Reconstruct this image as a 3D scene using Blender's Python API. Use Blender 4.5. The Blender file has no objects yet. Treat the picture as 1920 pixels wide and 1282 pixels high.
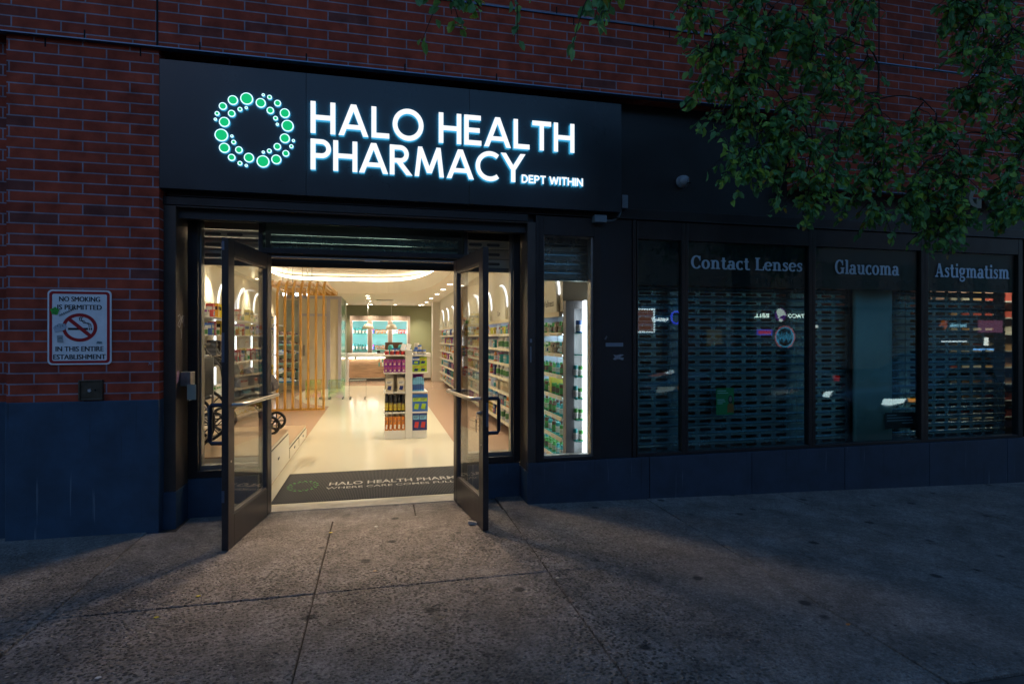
import bpy, bmesh, math, random
from mathutils import Vector, Matrix
random.seed(7)
C = bpy.context.scene.collection
SC = bpy.context.scene
PI = math.pi
# ------------------------------------------------------------------ camera, sky, exposure
CZ = 1.47; F = 1070.0; HOR = 632.0
YAW = math.atan(248 / 1070); SN, CS = math.sin(YAW), math.cos(YAW)
cam = bpy.data.objects.new('camera', bpy.data.cameras.new('camera')); C.objects.link(cam)
cam.location = (0, 0, CZ); cam.rotation_euler = (PI / 2, 0, -YAW)
cam.data.sensor_width = 36; cam.data.lens = F / 1920 * 36; cam.data.shift_y = -(641 - HOR) / 1920
cam.data.clip_start = 0.05; cam.data.clip_end = 2000
SC.camera = cam
w = bpy.data.worlds.new('World'); SC.world = w; w.use_nodes = True
nt = w.node_tree; bg = nt.nodes['Background']
sky = nt.nodes.new('ShaderNodeTexSky'); sky.sky_type = 'NISHITA'; sky.sun_disc = False
sky.sun_elevation = math.radians(8.0); sky.sun_rotation = math.radians(0); sky.altitude = 0; sky.ozone_density = 4
nt.links.new(sky.outputs[0], bg.inputs[0]); bg.inputs[1].default_value = 0.15
SC.view_settings.view_transform = 'Standard'; SC.view_settings.look = 'None'
SC.view_settings.exposure = 1.1; SC.view_settings.gamma = 1.0
cy = SC.cycles
cy.use_denoising = True; cy.max_bounces = 8; cy.diffuse_bounces = 4; cy.glossy_bounces = 4
cy.transmission_bounces = 4; cy.transparent_max_bounces = 24
cy.caustics_reflective = False; cy.caustics_refractive = False; cy.sample_clamp_indirect = 4.0
sun = bpy.data.objects.new('sun', bpy.data.lights.new('sun', 'SUN')); C.objects.link(sun)  # added warm fill from the street side; the sun itself is down
sun.data.energy = 0.022; sun.data.angle = math.radians(20); sun.data.color = (1, .58, .40)
sun.rotation_euler = (math.radians(62), 0, math.radians(-25))

# ------------------------------------------------------------------ helpers
def P(px, py, Y):
    """real point on the plane at depth Y that the photograph shows at (px, py)"""
    u = (px - 960) / F; t = Y / (CS - u * SN)
    return Vector((t * (SN + u * CS), Y, CZ + (HOR - py) / F * t))
def PX(px, Y): return P(px, HOR, Y).x

MATS = {}
def mat(name, col, rough=.5, metal=0., emit=0., var=0., scale=8., bump=0., bscale=60., emcol=None, coat=0., trans=0.):
    if name in MATS: return MATS[name]
    m = bpy.data.materials.new(name); m.use_nodes = True; t = m.node_tree; b = t.nodes['Principled BSDF']
    b.inputs['Base Color'].default_value = (*col, 1); b.inputs['Roughness'].default_value = rough
    b.inputs['Metallic'].default_value = metal
    if coat: b.inputs['Coat Weight'].default_value = coat
    if emit:
        b.inputs['Emission Color'].default_value = (*(emcol or col), 1); b.inputs['Emission Strength'].default_value = emit
    if var or bump:
        tc = t.nodes.new('ShaderNodeTexCoord')
    if var:
        n = t.nodes.new('ShaderNodeTexNoise'); n.inputs['Scale'].default_value = scale; n.inputs['Detail'].default_value = 6
        n.inputs['Roughness'].default_value = .65
        t.links.new(tc.outputs['Object'], n.inputs['Vector'])
        r = t.nodes.new('ShaderNodeValToRGB'); e = r.color_ramp.elements
        e[0].position = .3; e[1].position = .7
        e[0].color = (*[c * (1 - var) for c in col], 1); e[1].color = (*[min(1, c * (1 + var)) for c in col], 1)
        t.links.new(n.outputs[0], r.inputs[0]); t.links.new(r.outputs[0], b.inputs['Base Color'])
        mr = t.nodes.new('ShaderNodeMapRange'); mr.inputs[3].default_value = max(.02, rough - .12); mr.inputs[4].default_value = min(1, rough + .12)
        t.links.new(n.outputs[0], mr.inputs[0]); t.links.new(mr.outputs[0], b.inputs['Roughness'])
    if bump:
        n2 = t.nodes.new('ShaderNodeTexNoise'); n2.inputs['Scale'].default_value = bscale; n2.inputs['Detail'].default_value = 4
        t.links.new(tc.outputs['Object'], n2.inputs['Vector'])
        bp = t.nodes.new('ShaderNodeBump'); bp.inputs['Strength'].default_value = bump; bp.inputs['Distance'].default_value = .01
        t.links.new(n2.outputs[0], bp.inputs['Height']); t.links.new(bp.outputs[0], b.inputs['Normal'])
    MATS[name] = m
    return m
def emat(name, col, s):
    return mat(name, (.02, .02, .02), .6, emit=s, emcol=col)
def glass(name, tint=(1, 1, 1), ior=1.5, rough=0.0):
    if name in MATS: return MATS[name]
    m = bpy.data.materials.new(name); m.use_nodes = True; t = m.node_tree; t.nodes.remove(t.nodes['Principled BSDF'])
    o = t.nodes['Material Output']; mx = t.nodes.new('ShaderNodeMixShader'); fr = t.nodes.new('ShaderNodeFresnel')
    tr = t.nodes.new('ShaderNodeBsdfTransparent'); gl = t.nodes.new('ShaderNodeBsdfGlossy')
    tr.inputs[0].default_value = (*tint, 1); gl.inputs['Roughness'].default_value = rough; fr.inputs[0].default_value = ior
    # the back face of a pane must reflect like its front face, so its index is inverted before the node inverts it again
    g = t.nodes.new('ShaderNodeNewGeometry'); mp = t.nodes.new('ShaderNodeMath'); mp.operation = 'MULTIPLY_ADD'
    mp.inputs[1].default_value = 1 / ior - ior; mp.inputs[2].default_value = ior
    t.links.new(g.outputs['Backfacing'], mp.inputs[0]); t.links.new(mp.outputs[0], fr.inputs[0])
    t.links.new(fr.outputs[0], mx.inputs[0]); t.links.new(tr.outputs[0], mx.inputs[1]); t.links.new(gl.outputs[0], mx.inputs[2])
    t.links.new(mx.outputs[0], o.inputs[0]); MATS[name] = m
    return m

ORG = {}
class MB:
    def __init__(s): s.v = []; s.f = []; s.m = []
    def add(s, vs, fs, mi=0):
        k = len(s.v); s.v += [tuple(p) for p in vs]
        for f in fs: s.f.append([i + k for i in f]); s.m.append(mi)
        return s
    def box(s, x0, x1, y0, y1, z0, z1, mi=0):
        return s.add([(x0,y0,z0),(x1,y0,z0),(x1,y1,z0),(x0,y1,z0),(x0,y0,z1),(x1,y0,z1),(x1,y1,z1),(x0,y1,z1)],
              [(0,3,2,1),(4,5,6,7),(0,1,5,4),(1,2,6,5),(2,3,7,6),(3,0,4,7)], mi)
    def obox(s, c, h, M, mi=0):
        c = Vector(c); q = [c + M @ Vector((a*h[0], b*h[1], d*h[2])) for a, b, d in
             [(-1,-1,-1),(1,-1,-1),(1,1,-1),(-1,1,-1),(-1,-1,1),(1,-1,1),(1,1,1),(-1,1,1)]]
        return s.add(q, [(0,3,2,1),(4,5,6,7),(0,1,5,4),(1,2,6,5),(2,3,7,6),(3,0,4,7)], mi)
    def tube(s, pts, r, n=8, mi=0, closed=False):
        pts = [Vector(p) for p in pts]; N = len(pts); vs = []; up = None
        rr = r if isinstance(r, (list, tuple)) else [r] * N
        for i, p in enumerate(pts):
            a = pts[(i - 1) % N] if (i or closed) else p; b = pts[(i + 1) % N] if (i < N - 1 or closed) else p
            d = (b - a).normalized()
            if up is None: up = Vector((0, 0, 1)) if abs(d.z) < .9 else Vector((1, 0, 0))
            x = d.cross(up).normalized(); up = x.cross(d).normalized()
            for k in range(n):
                t = 2 * PI * k / n; vs.append(p + (x * math.cos(t) + up * math.sin(t)) * rr[i])
        fs = []
        for i in range(N if closed else N - 1):
            j = (i + 1) % N
            for k in range(n): fs.append((i*n+k, i*n+(k+1)%n, j*n+(k+1)%n, j*n+k))
        if not closed: fs += [tuple(range(n)), tuple(range((N-1)*n, N*n))]
        return s.add(vs, fs, mi)
    def lathe(s, prof, c=(0,0,0), n=16, mi=0, axis='z', caps=True):
        vs = []; c = Vector(c)
        for r, z in prof:
            for k in range(n):
                t = 2*PI*k/n; a, b = r*math.cos(t), r*math.sin(t)
                vs.append(c + (Vector((a, b, z)) if axis == 'z' else Vector((a, z, b)) if axis == 'y' else Vector((z, a, b))))
        fs = []
        for i in range(len(prof)-1):
            for k in range(n): fs.append((i*n+k, i*n+(k+1)%n, (i+1)*n+(k+1)%n, (i+1)*n+k))
        if caps: fs += [tuple(range(n)), tuple(range((len(prof)-1)*n, len(prof)*n))]
        return s.add(vs, fs, mi)
    def prism(s, out, O, ax, ay, dep, mi=0):
        """outline out (a,b) laid on axes ax, ay from O and pushed through by vector dep"""
        O, ax, ay, dep = Vector(O), Vector(ax), Vector(ay), Vector(dep); n = len(out)
        q = [O + ax*a + ay*b for a, b in out]
        return s.add(q + [p + dep for p in q], [tuple(range(n)), tuple(range(n, 2*n))] + [(i, (i+1)%n, n+(i+1)%n, n+i) for i in range(n)], mi)
    def ribbon(s, L, R, O, ax, ay, dep, mi=0, closed=False):
        O, ax, ay, dep = Vector(O), Vector(ax), Vector(ay), Vector(dep); n = len(L)
        q = [O + ax*a + ay*b for a, b in L] + [O + ax*a + ay*b for a, b in R]
        vs = q + [p + dep for p in q]; N = 2*n; fs = []
        for i in range(n if closed else n-1):
            j = (i+1) % n
            fs += [(i, j, n+j, n+i), (N+i, N+j, N+n+j, N+n+i), (i, j, N+j, N+i), (n+i, n+j, N+n+j, N+n+i)]
        if not closed: fs += [(0, n, N+n, N), (n-1, 2*n-1, N+2*n-1, N+n-1)]
        return s.add(vs, fs, mi)
    def sheet(s, out, O, ax, ay, mi=0):
        O, ax, ay = Vector(O), Vector(ax), Vector(ay)
        return s.add([O + ax*a + ay*b for a, b in out], [tuple(range(len(out)))], mi)
    def sphere(s, c, r, n=12, mi=0, sc=(1,1,1)):
        vs = []; fs = []; m = n // 2
        for i in range(m + 1):
            for k in range(n):
                a = PI*i/m; b = 2*PI*k/n
                vs.append((c[0]+r*sc[0]*math.sin(a)*math.cos(b), c[1]+r*sc[1]*math.sin(a)*math.sin(b), c[2]-r*sc[2]*math.cos(a)))
        for i in range(m):
            for k in range(n): fs.append((i*n+k, i*n+(k+1)%n, (i+1)*n+(k+1)%n, (i+1)*n+k))
        return s.add(vs, fs, mi)
    def mesh(s, name, mats, org=(0,0,0), smooth=False):
        me = bpy.data.meshes.new(name)
        me.from_pydata([(a-org[0], b-org[1], c-org[2]) for a, b, c in s.v], [], s.f)
        for m in (mats if isinstance(mats, (list, tuple)) else [mats]): me.materials.append(m)
        me.polygons.foreach_set('material_index', s.m)
        bm = bmesh.new(); bm.from_mesh(me); bmesh.ops.remove_doubles(bm, verts=bm.verts, dist=1e-5)
        bmesh.ops.dissolve_degenerate(bm, dist=1e-6, edges=bm.edges)
        bmesh.ops.recalc_face_normals(bm, faces=bm.faces); bm.to_mesh(me); bm.free()
        if smooth:
            me.shade_smooth(); me.set_sharp_from_angle(angle=math.radians(38))
        return me
    def build(s, name, mats, parent=None, smooth=False, bevel=0, org=None):
        if org is None:
            if parent is not None: org = ORG[parent.name]
            else:
                X = [p[0] for p in s.v]; Y = [p[1] for p in s.v]; Z = [p[2] for p in s.v]
                org = ((min(X)+max(X))/2, (min(Y)+max(Y))/2, min(Z))
        o = bpy.data.objects.new(name, s.mesh(name, mats, org, smooth)); C.objects.link(o)
        if parent is not None: o.parent = parent
        else: o.location = org
        ORG[o.name] = tuple(org)
        if bevel:
            b = o.modifiers.new('bevel', 'BEVEL'); b.width = bevel; b.segments = 2; b.limit_method = 'ANGLE'; b.angle_limit = math.radians(40)
        return o
def tag(o, label=None, cat=None, group=None, kind=None):
    if label: o['label'] = label
    if cat: o['category'] = cat
    if group: o['group'] = group
    if kind: o['kind'] = kind
    return o
def thing(name, loc, label, cat, group=None):
    o = bpy.data.objects.new(name, None); C.objects.link(o); o.location = loc; o.empty_display_size = .1
    ORG[o.name] = tuple(loc); return tag(o, label, cat, group)
def dup(root, loc=None, rotz=None, label=None, group=None):
    r = root.copy(); C.objects.link(r)
    if loc is not None: r.location = loc
    if rotz is not None: r.rotation_euler = (0, 0, rotz)
    if label: r['label'] = label
    if group: r['group'] = group
    ORG[r.name] = tuple(r.location)
    def rec(a, b):
        for ch in list(a.children):
            if ch is b: continue
            c = ch.copy(); C.objects.link(c); c.parent = b; rec(ch, c)
    rec(root, r)
    return r

# ---- lettering: stroke glyphs on a baseline, cap height 1
def strip(pts, w):
    """offset a polyline by half widths, mitred"""
    ws = w if isinstance(w, list) else [w]*len(pts); k_ = [0]
    for i in range(1, len(pts)):
        if (Vector(pts[i])-Vector(pts[k_[-1]])).length > 1e-5: k_.append(i)
    pts = [pts[i] for i in k_]; ws = [ws[i] for i in k_]; n = len(pts); L = []; R = []
    for i in range(n):
        p = Vector(pts[i]); a = Vector(pts[i-1]) if i else None; b = Vector(pts[i+1]) if i < n-1 else None
        d1 = (p-a).normalized() if a is not None else (b-p).normalized(); d2 = (b-p).normalized() if b is not None else d1
        n1 = Vector((-d1.y, d1.x)); n2 = Vector((-d2.y, d2.x)); m = (n1+n2)
        m = m.normalized() if m.length > 1e-6 else n1
        k = ws[i]/2/max(.35, m.dot(n1)); L.append(p+m*k); R.append(p-m*k)
    return L, R
def arc(cx, cy_, rx, ry, a0, a1, n=18):
    return [(cx+rx*math.cos(math.radians(a0+(a1-a0)*i/n)), cy_+ry*math.sin(math.radians(a0+(a1-a0)*i/n))) for i in range(n+1)]
W = .162
def sans(ch):
    h = W/2
    G = {'H': (.80, [([(h,0),(h,1)],W), ([(.80-h,0),(.80-h,1)],W), ([(h,.5),(.80-h,.5)],W*.95)]),
     'A': (.98, [([(.085,0),(.49,1.0)],W*1.02), ([(.895,0),(.49,1.0)],W*1.02), ([(.22,.28),(.76,.28)],W*.9)]),
     'L': (.60, [([(h,1),(h,0+h)],W), ([(0,h),(.60,h)],W)]),
     'O': (1.08, [(arc(.54,.5,.45,.44,0,360,36),W)]),
     'E': (.62, [([(h,1),(h,0)],W), ([(h,1-h),(.60,1-h)],W), ([(h,.5),(.56,.5)],W*.95), ([(h,h),(.62,h)],W)]),
     'T': (.72, [([(.36,0),(.36,1-h)],W), ([(0,1-h),(.72,1-h)],W)]),
     'P': (.68, [([(h,0),(h,1)],W), ([(h,1-h),(.36,1-h)]+arc(.36,.69,.23,.31-h,90,-90,14)+[(h,.38+h)],W*.95)]),
     'R': (.76, [([(h,0),(h,1)],W), ([(h,1-h),(.36,1-h)]+arc(.36,.70,.22,.30-h,90,-90,14)+[(h,.40+h)],W*.95), ([(.30,.46),(.68,0)],W)]),
     'M': (1.12, [([(.12,0),(.24,1)],W*.95), ([(.24,.95),(.56,.12)],W), ([(.88,.95),(.56,.12)],W), ([(1.0,0),(.88,1)],W*.95)]),
     'C': (.92, [(arc(.54,.5,.45,.44,50,310,28),W)]),
     'Y': (.86, [([(.06,1),(.43,.44)],W), ([(.80,1),(.43,.44)],W), ([(.43,.47),(.43,0)],W)]),
     'D': (.80, [([(h,0),(h,1)],W), ([(h,1-h),(.32,1-h)]+arc(.32,.5,.38,.5-h,90,-90,16)+[(h,h)],W)]),
     'W': (1.2, [([(.08,1),(.33,.02)],W), ([(.33,.02),(.6,.95)],W), ([(.6,.95),(.87,.02)],W), ([(.87,.02),(1.12,1)],W)]),
     'I': (.20, [([(.1,0),(.1,1)],W)]),
     'N': (.84, [([(h,0),(h,1)],W), ([(.84-h,0),(.84-h,1)],W), ([(h,.96),(.84-h,.04)],W)])}
    return G[ch]
TK, TN, SB = .225, .095, .09
def bowl(cx, cy_, rx, ry, a0, a1, thick=TK, thin=TN, n=26):
    p = arc(cx, cy_, rx, ry, a0, a1, n)
    return (p, [thin+(thick-thin)*abs(math.cos(math.radians(a0+(a1-a0)*i/n)))**1.3 for i in range(n+1)])
def slab(x0, x1, y): return ([(x0,y),(x1,y)], SB)
def serif(ch):
    x = .69
    def stem(cx, y0, y1): return ([(cx,y0),(cx,y1)], TK)
    G = {'C': (.92, [bowl(.50,.5,.36,.47,40,325), ([(.80,.62),(.80,.99)],TN)]),
     'G': (1.0, [bowl(.50,.5,.36,.47,40,318), ([(.80,.62),(.80,.99)],TN), stem(.80,.03,.42), slab(.60,.98,.42)]),
     'L': (.86, [stem(.24,.02,.98), slab(.04,.48,.96), slab(.04,.80,.045), ([(.79,.0),(.79,.32)],TN)]),
     'A': (1.02, [([(.18,.04),(.46,.98)],TN), ([(.80,.04),(.48,.98)],TK), ([(.28,.32),(.70,.32)],TN), slab(.0,.36,.045), slab(.60,1.02,.045)]),
     'o': (.74, [bowl(.36,x/2,.26,x/2-.03,0,360)]),
     'c': (.66, [bowl(.37,x/2,.27,x/2-.03,45,318), ([(.54,.52),(.57,.52)],.17)]),
     'e': (.70, [bowl(.36,x/2,.27,x/2-.03,5,318), ([(.14,.37),(.62,.37)],TN)]),
     'n': (.90, [stem(.24,.02,x), slab(.04,.26,x-.04), slab(.04,.44,.045), bowl(.45,.42,.20,.24,150,0), stem(.65,.02,.42), slab(.48,.86,.045)]),
     'm': (1.32, [stem(.24,.02,x), slab(.04,.26,x-.04), slab(.04,.42,.045), bowl(.44,.42,.19,.24,150,0), stem(.63,.02,.42), slab(.50,.80,.045),
                  bowl(.85,.42,.19,.24,150,0), stem(1.04,.02,.42), slab(.88,1.26,.045)]),
     'u': (.88, [stem(.22,.28,x), slab(.03,.24,x-.04), bowl(.42,.25,.20,.21,180,330), stem(.64,.02,x), slab(.46,.66,x-.04), slab(.62,.84,.045)]),
     't': (.56, [stem(.24,.2,.92), slab(.02,.46,x-.04), bowl(.41,.2,.17,.17,180,320)]),
     'a': (.76, [bowl(.30,.20,.20,.17,0,360), stem(.54,.06,.46), bowl(.35,.46,.19,.19,0,160), ([(.20,.48),(.23,.48)],.14), slab(.52,.74,.045)]),
     'l': (.44, [stem(.22,.02,1.0), slab(.03,.24,.99), slab(.03,.42,.045)]),
     'i': (.44, [stem(.22,.02,x), slab(.03,.24,x-.04), slab(.03,.42,.045), ([(.22,.82),(.22,1.0)],.19)]),
     's': (.60, [([(.48,.60),(.36,.66),(.22,.64),(.15,.54),(.20,.44),(.38,.34),(.47,.24),(.44,.11),(.30,.035),(.14,.07),(.09,.10)],
                  [.07,.09,.11,.16,.17,.18,.17,.16,.11,.09,.07]), ([(.50,.48),(.50,.68)],.07), ([(.08,.0),(.08,.2)],.07)]),
     'g': (.74, [bowl(.33,.46,.22,.20,0,360), ([(.52,.62),(.70,.64)],.10), ([(.24,.26),(.14,.16),(.22,.07),(.50,.03),(.62,-.08),(.56,-.20),(.33,-.26),(.13,-.20),(.10,-.08),(.22,.02)],
                  [.07,.09,.12,.13,.13,.12,.10,.10,.10,.07])])}
    return G[ch]
def glyph_run(text, gl, gap=.12, space=.5):
    x = 0; out = []
    for ch in text:
        if ch == ' ': x += space; continue
        wd, st = gl(ch); out.append((ch, x, st)); x += wd + gap
    return out, x - gap
def put_glyph(mb, st, x, O, ax, ay, dep, step, mi=0):
    for k, (pts, wd) in enumerate(st):
        closed = (Vector(pts[0]) - Vector(pts[-1])).length < 1e-4
        if closed:
            pts = pts[:-1]; wd = wd[:-1] if isinstance(wd, list) else wd
            big = list(pts) + list(pts[:2]); ww = (wd + wd[:2]) if isinstance(wd, list) else wd
            L, R = strip([big[-3]] + big, ([ww[-3]] + ww) if isinstance(ww, list) else ww)
            L, R = L[2:2+len(pts)], R[2:2+len(pts)]
        elif len(pts) == 2 and not isinstance(wd, list) and abs(pts[0][0]-pts[1][0]) > .02 and abs(pts[0][1]-pts[1][1]) > .3:
            (xa, ya), (xb, yb) = pts; hw = wd/2*math.hypot(xa-xb, ya-yb)/abs(ya-yb)      # slanted stems are cut level
            L, R = [Vector((xa-hw, ya)), Vector((xb-hw, yb))], [Vector((xa+hw, ya)), Vector((xb+hw, yb))]
        else: L, R = strip(pts, wd)
        d = Vector(dep); dd = d + d.normalized()*step*k if d.length else d
        mb.ribbon([(a+x, b) for a, b in L], [(a+x, b) for a, b in R], O, ax, ay, dd, mi, closed)
_TX = {}
def text(mb, s, O, ax, ay, width=None, height=None, mi=0, bold=0.0, align='l'):
    """flat lettering from the built-in font fitted to a width (ax unit) and cap height (ay unit)"""
    key = (s, bold)
    if key not in _TX:
        cu = bpy.data.curves.new('txt', 'FONT'); cu.body = s; cu.size = 1; cu.offset = bold; cu.resolution_u = 3
        o = bpy.data.objects.new('txt', cu); C.objects.link(o)
        me = bpy.data.meshes.new_from_object(o.evaluated_get(bpy.context.evaluated_depsgraph_get()))
        _TX[key] = ([v.co.copy() for v in me.vertices], [list(p.vertices) for p in me.polygons])
        bpy.data.objects.remove(o); bpy.data.curves.remove(cu); bpy.data.meshes.remove(me)
    vs, fs = _TX[key]
    x0 = min(v.x for v in vs); x1 = max(v.x for v in vs)
    sy = (height or 1)/.729; sx = width/(x1-x0) if width else sy
    sh = {'l': 0, 'c': -.5, 'r': -1}[align]*(x1-x0)*sx
    O, ax, ay = Vector(O), Vector(ax), Vector(ay)
    mb.add([O + ax*((v.x-x0)*sx+sh) + ay*(v.y*sy) for v in vs], fs, mi)
def rrect(w, h, r, n=5):
    out = []
    for cx, cy_, a in ((w/2-r, h/2-r, 0), (-w/2+r, h/2-r, 90), (-w/2+r, -h/2+r, 180), (w/2-r, -h/2+r, 270)):
        out += [(cx+r*math.cos(math.radians(a+90*i/n)), cy_+r*math.sin(math.radians(a+90*i/n))) for i in range(n+1)]
    return out
EX, EY, EZ = Vector((1,0,0)), Vector((0,1,0)), Vector((0,0,1))
# ------------------------------------------------------------------ materials of the setting
def brick_mat():
    m = bpy.data.materials.new('red_brick'); m.use_nodes = True; t = m.node_tree; b = t.nodes['Principled BSDF']
    N = t.nodes.new; L = t.links.new
    tc = N('ShaderNodeNewGeometry'); sp = N('ShaderNodeSeparateXYZ'); L(tc.outputs['Position'], sp.inputs[0])
    ad = N('ShaderNodeMath'); L(sp.outputs[0], ad.inputs[0]); L(sp.outputs[1], ad.inputs[1])
    cb = N('ShaderNodeCombineXYZ'); L(ad.outputs[0], cb.inputs[0]); L(sp.outputs[2], cb.inputs[1])
    br = N('ShaderNodeTexBrick'); br.offset = .5; br.inputs['Scale'].default_value = 1; br.inputs['Brick Width'].default_value = .305
    br.inputs['Row Height'].default_value = .0765; br.inputs['Mortar Size'].default_value = .0055; br.inputs['Mortar Smooth'].default_value = .25
    br.inputs['Color1'].default_value = (.41, .070, .036, 1); br.inputs['Color2'].default_value = (.25, .046, .028, 1)
    br.inputs['Mortar'].default_value = (.19, .15, .16, 1); br.inputs['Bias'].default_value = -.2
    mp = N('ShaderNodeMapping'); mp.inputs['Location'].default_value = (.10, .0125, 0); L(cb.outputs[0], mp.inputs[0]); L(mp.outputs[0], br.inputs['Vector'])
    n = N('ShaderNodeTexNoise'); n.inputs['Scale'].default_value = 9; n.inputs['Detail'].default_value = 8; L(tc.outputs['Position'], n.inputs['Vector'])
    # a second brick grid, same bond, picks out single dark or smoky bricks
    b2 = N('ShaderNodeTexBrick'); b2.offset = .5
    for k in ('Scale', 'Brick Width', 'Row Height'): b2.inputs[k].default_value = br.inputs[k].default_value
    b2.inputs['Mortar Size'].default_value = 0; b2.inputs['Color1'].default_value = (0, 0, 0, 1); b2.inputs['Color2'].default_value = (1, 1, 1, 1); b2.inputs['Bias'].default_value = -.05
    L(mp.outputs[0], b2.inputs['Vector'])
    rp = N('ShaderNodeValToRGB'); rp.color_ramp.elements[0].position = .86; rp.color_ramp.elements[1].position = .93; L(b2.outputs['Color'], rp.inputs[0])
    mx0 = N('ShaderNodeMixRGB'); mx0.inputs[2].default_value = (.115, .062, .058, 1); rp.color_ramp.elements[1].color = (.55, .55, .55, 1); L(rp.outputs[0], mx0.inputs[0]); L(br.outputs['Color'], mx0.inputs[1])
    mxm = N('ShaderNodeMixRGB'); mxm.inputs[2].default_value = (.32, .25, .29, 1); L(br.outputs['Fac'], mxm.inputs[0]); L(mx0.outputs[0], mxm.inputs[1])
    r = N('ShaderNodeMapRange'); r.inputs[1].default_value = .25; r.inputs[2].default_value = .75; r.inputs[3].default_value = .62; r.inputs[4].default_value = 1.3; L(n.outputs[0], r.inputs[0])
    mx = N('ShaderNodeMixRGB'); mx.blend_type = 'MULTIPLY'; mx.inputs[0].default_value = 1; L(mxm.outputs[0], mx.inputs[1]); L(r.outputs[0], mx.inputs[2])
    L(mx.outputs[0], b.inputs['Base Color']); b.inputs['Roughness'].default_value = .9; b.inputs['Specular IOR Level'].default_value = .25
    iv = N('ShaderNodeMath'); iv.operation = 'SUBTRACT'; iv.inputs[0].default_value = 1; L(br.outputs['Fac'], iv.inputs[1])
    n2 = N('ShaderNodeTexNoise'); n2.inputs['Scale'].default_value = 70; n2.inputs['Detail'].default_value = 5; L(tc.outputs['Position'], n2.inputs['Vector'])
    m2 = N('ShaderNodeMath'); m2.operation = 'MULTIPLY_ADD'; m2.inputs[1].default_value = .35; L(n2.outputs[0], m2.inputs[0]); L(iv.outputs[0], m2.inputs[2])
    bp = N('ShaderNodeBump'); bp.inputs['Strength'].default_value = .8; bp.inputs['Distance'].default_value = .008; L(m2.outputs[0], bp.inputs['Height']); L(bp.outputs[0], b.inputs['Normal'])
    MATS['red_brick'] = m; return m
def paving_mat():
    m = bpy.data.materials.new('worn_concrete'); m.use_nodes = True; t = m.node_tree; b = t.nodes['Principled BSDF']; N = t.nodes.new; L = t.links.new
    g = N('ShaderNodeNewGeometry'); sp = N('ShaderNodeSeparateXYZ'); L(g.outputs['Position'], sp.inputs[0])
    def noise(sc, det=6, ro=.6):
        n = N('ShaderNodeTexNoise'); n.inputs['Scale'].default_value = sc; n.inputs['Detail'].default_value = det; n.inputs['Roughness'].default_value = ro
        L(g.outputs['Position'], n.inputs['Vector']); return n.outputs[0]
    def ramp(src, stops):
        r = N('ShaderNodeValToRGB'); L(src, r.inputs[0]); e = r.color_ramp.elements
        e[0].position, e[0].color = stops[0][0], (*stops[0][1], 1); e[1].position, e[1].color = stops[-1][0], (*stops[-1][1], 1)
        for p, c in stops[1:-1]: q = e.new(p); q.color = (*c, 1)
        return r.outputs[0]
    def mix(f, a, c, mode='MIX'):
        x = N('ShaderNodeMixRGB'); x.blend_type = mode
        for i, q in enumerate((f, a, c)):
            if hasattr(q, 'links'): L(q, x.inputs[i])
            else: x.inputs[i].default_value = q if i == 0 else (*q, 1)
        return x.outputs[0]
    base = ramp(noise(2.6, 9, .75), [(.3, (.130, .110, .097)), (.5, (.235, .206, .184)), (.72, (.34, .31, .288))])
    fine = ramp(noise(26, 5, .7), [(.3, (.62,)*3), (.7, (1.25,)*3)])
    col = mix(1.0, base, fine, 'MULTIPLY')
    # exposed pebbles where the surface has worn away
    vo = N('ShaderNodeTexVoronoi'); vo.inputs['Scale'].default_value = 48; vo.inputs['Randomness'].default_value = 1
    wn = N('ShaderNodeTexNoise'); wn.inputs['Scale'].default_value = 30; L(g.outputs['Position'], wn.inputs['Vector'])
    wa = N('ShaderNodeVectorMath'); wa.operation = 'MULTIPLY_ADD'; wa.inputs[1].default_value = (.022,)*3
    L(wn.outputs['Color'], wa.inputs[0]); L(g.outputs['Position'], wa.inputs[2]); L(wa.outputs[0], vo.inputs['Vector'])
    peb = ramp(vo.outputs['Distance'], [(.25, (1,)*3), (.52, (0,)*3)])
    far = N('ShaderNodeMapRange'); far.inputs[1].default_value = 1.1; far.inputs[2].default_value = 2.9; far.inputs[3].default_value = 1; far.inputs[4].default_value = .22; L(sp.outputs[0], far.inputs[0])
    near = N('ShaderNodeMapRange'); near.inputs[1].default_value = 4.75; near.inputs[2].default_value = 4.0; near.inputs[3].default_value = .05; near.inputs[4].default_value = 1; L(sp.outputs[1], near.inputs[0])
    wear = ramp(noise(1.1, 4, .6), [(.32, (.25,)*3), (.55, (1,)*3)])
    mk = mix(1.0, mix(1.0, far.outputs[0], near.outputs[0], 'MULTIPLY'), wear, 'MULTIPLY')
    pc = ramp(vo.outputs['Color'], [(.0, (.030, .025, .021)), (.52, (.060, .050, .042)), (.66, (.24, .205, .175)), (.95, (.50, .45, .40))])
    pitc = mix(peb, col, pc)
    f2 = mix(1.0, mk, (.88,)*3, 'MULTIPLY'); col = mix(f2, col, pitc)
    # old gum and damp stains
    v2 = N('ShaderNodeTexVoronoi'); v2.inputs['Scale'].default_value = 3.6; L(wa.outputs[0], v2.inputs['Vector'])
    gum = ramp(v2.outputs['Distance'], [(.09, (1,)*3), (.15, (0,)*3)]); col = mix(gum, col, (.03, .028, .028))
    v3 = N('ShaderNodeTexVoronoi'); v3.inputs['Scale'].default_value = 11; L(wa.outputs[0], v3.inputs['Vector'])
    g3 = ramp(v3.outputs['Distance'], [(.06, (1,)*3), (.13, (0,)*3)]); sel = ramp(noise(2.2, 3), [(.5, (0,)*3), (.6, (1,)*3)])
    col = mix(mix(1.0, g3, sel, 'MULTIPLY'), col, (.035, .032, .031))
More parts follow.
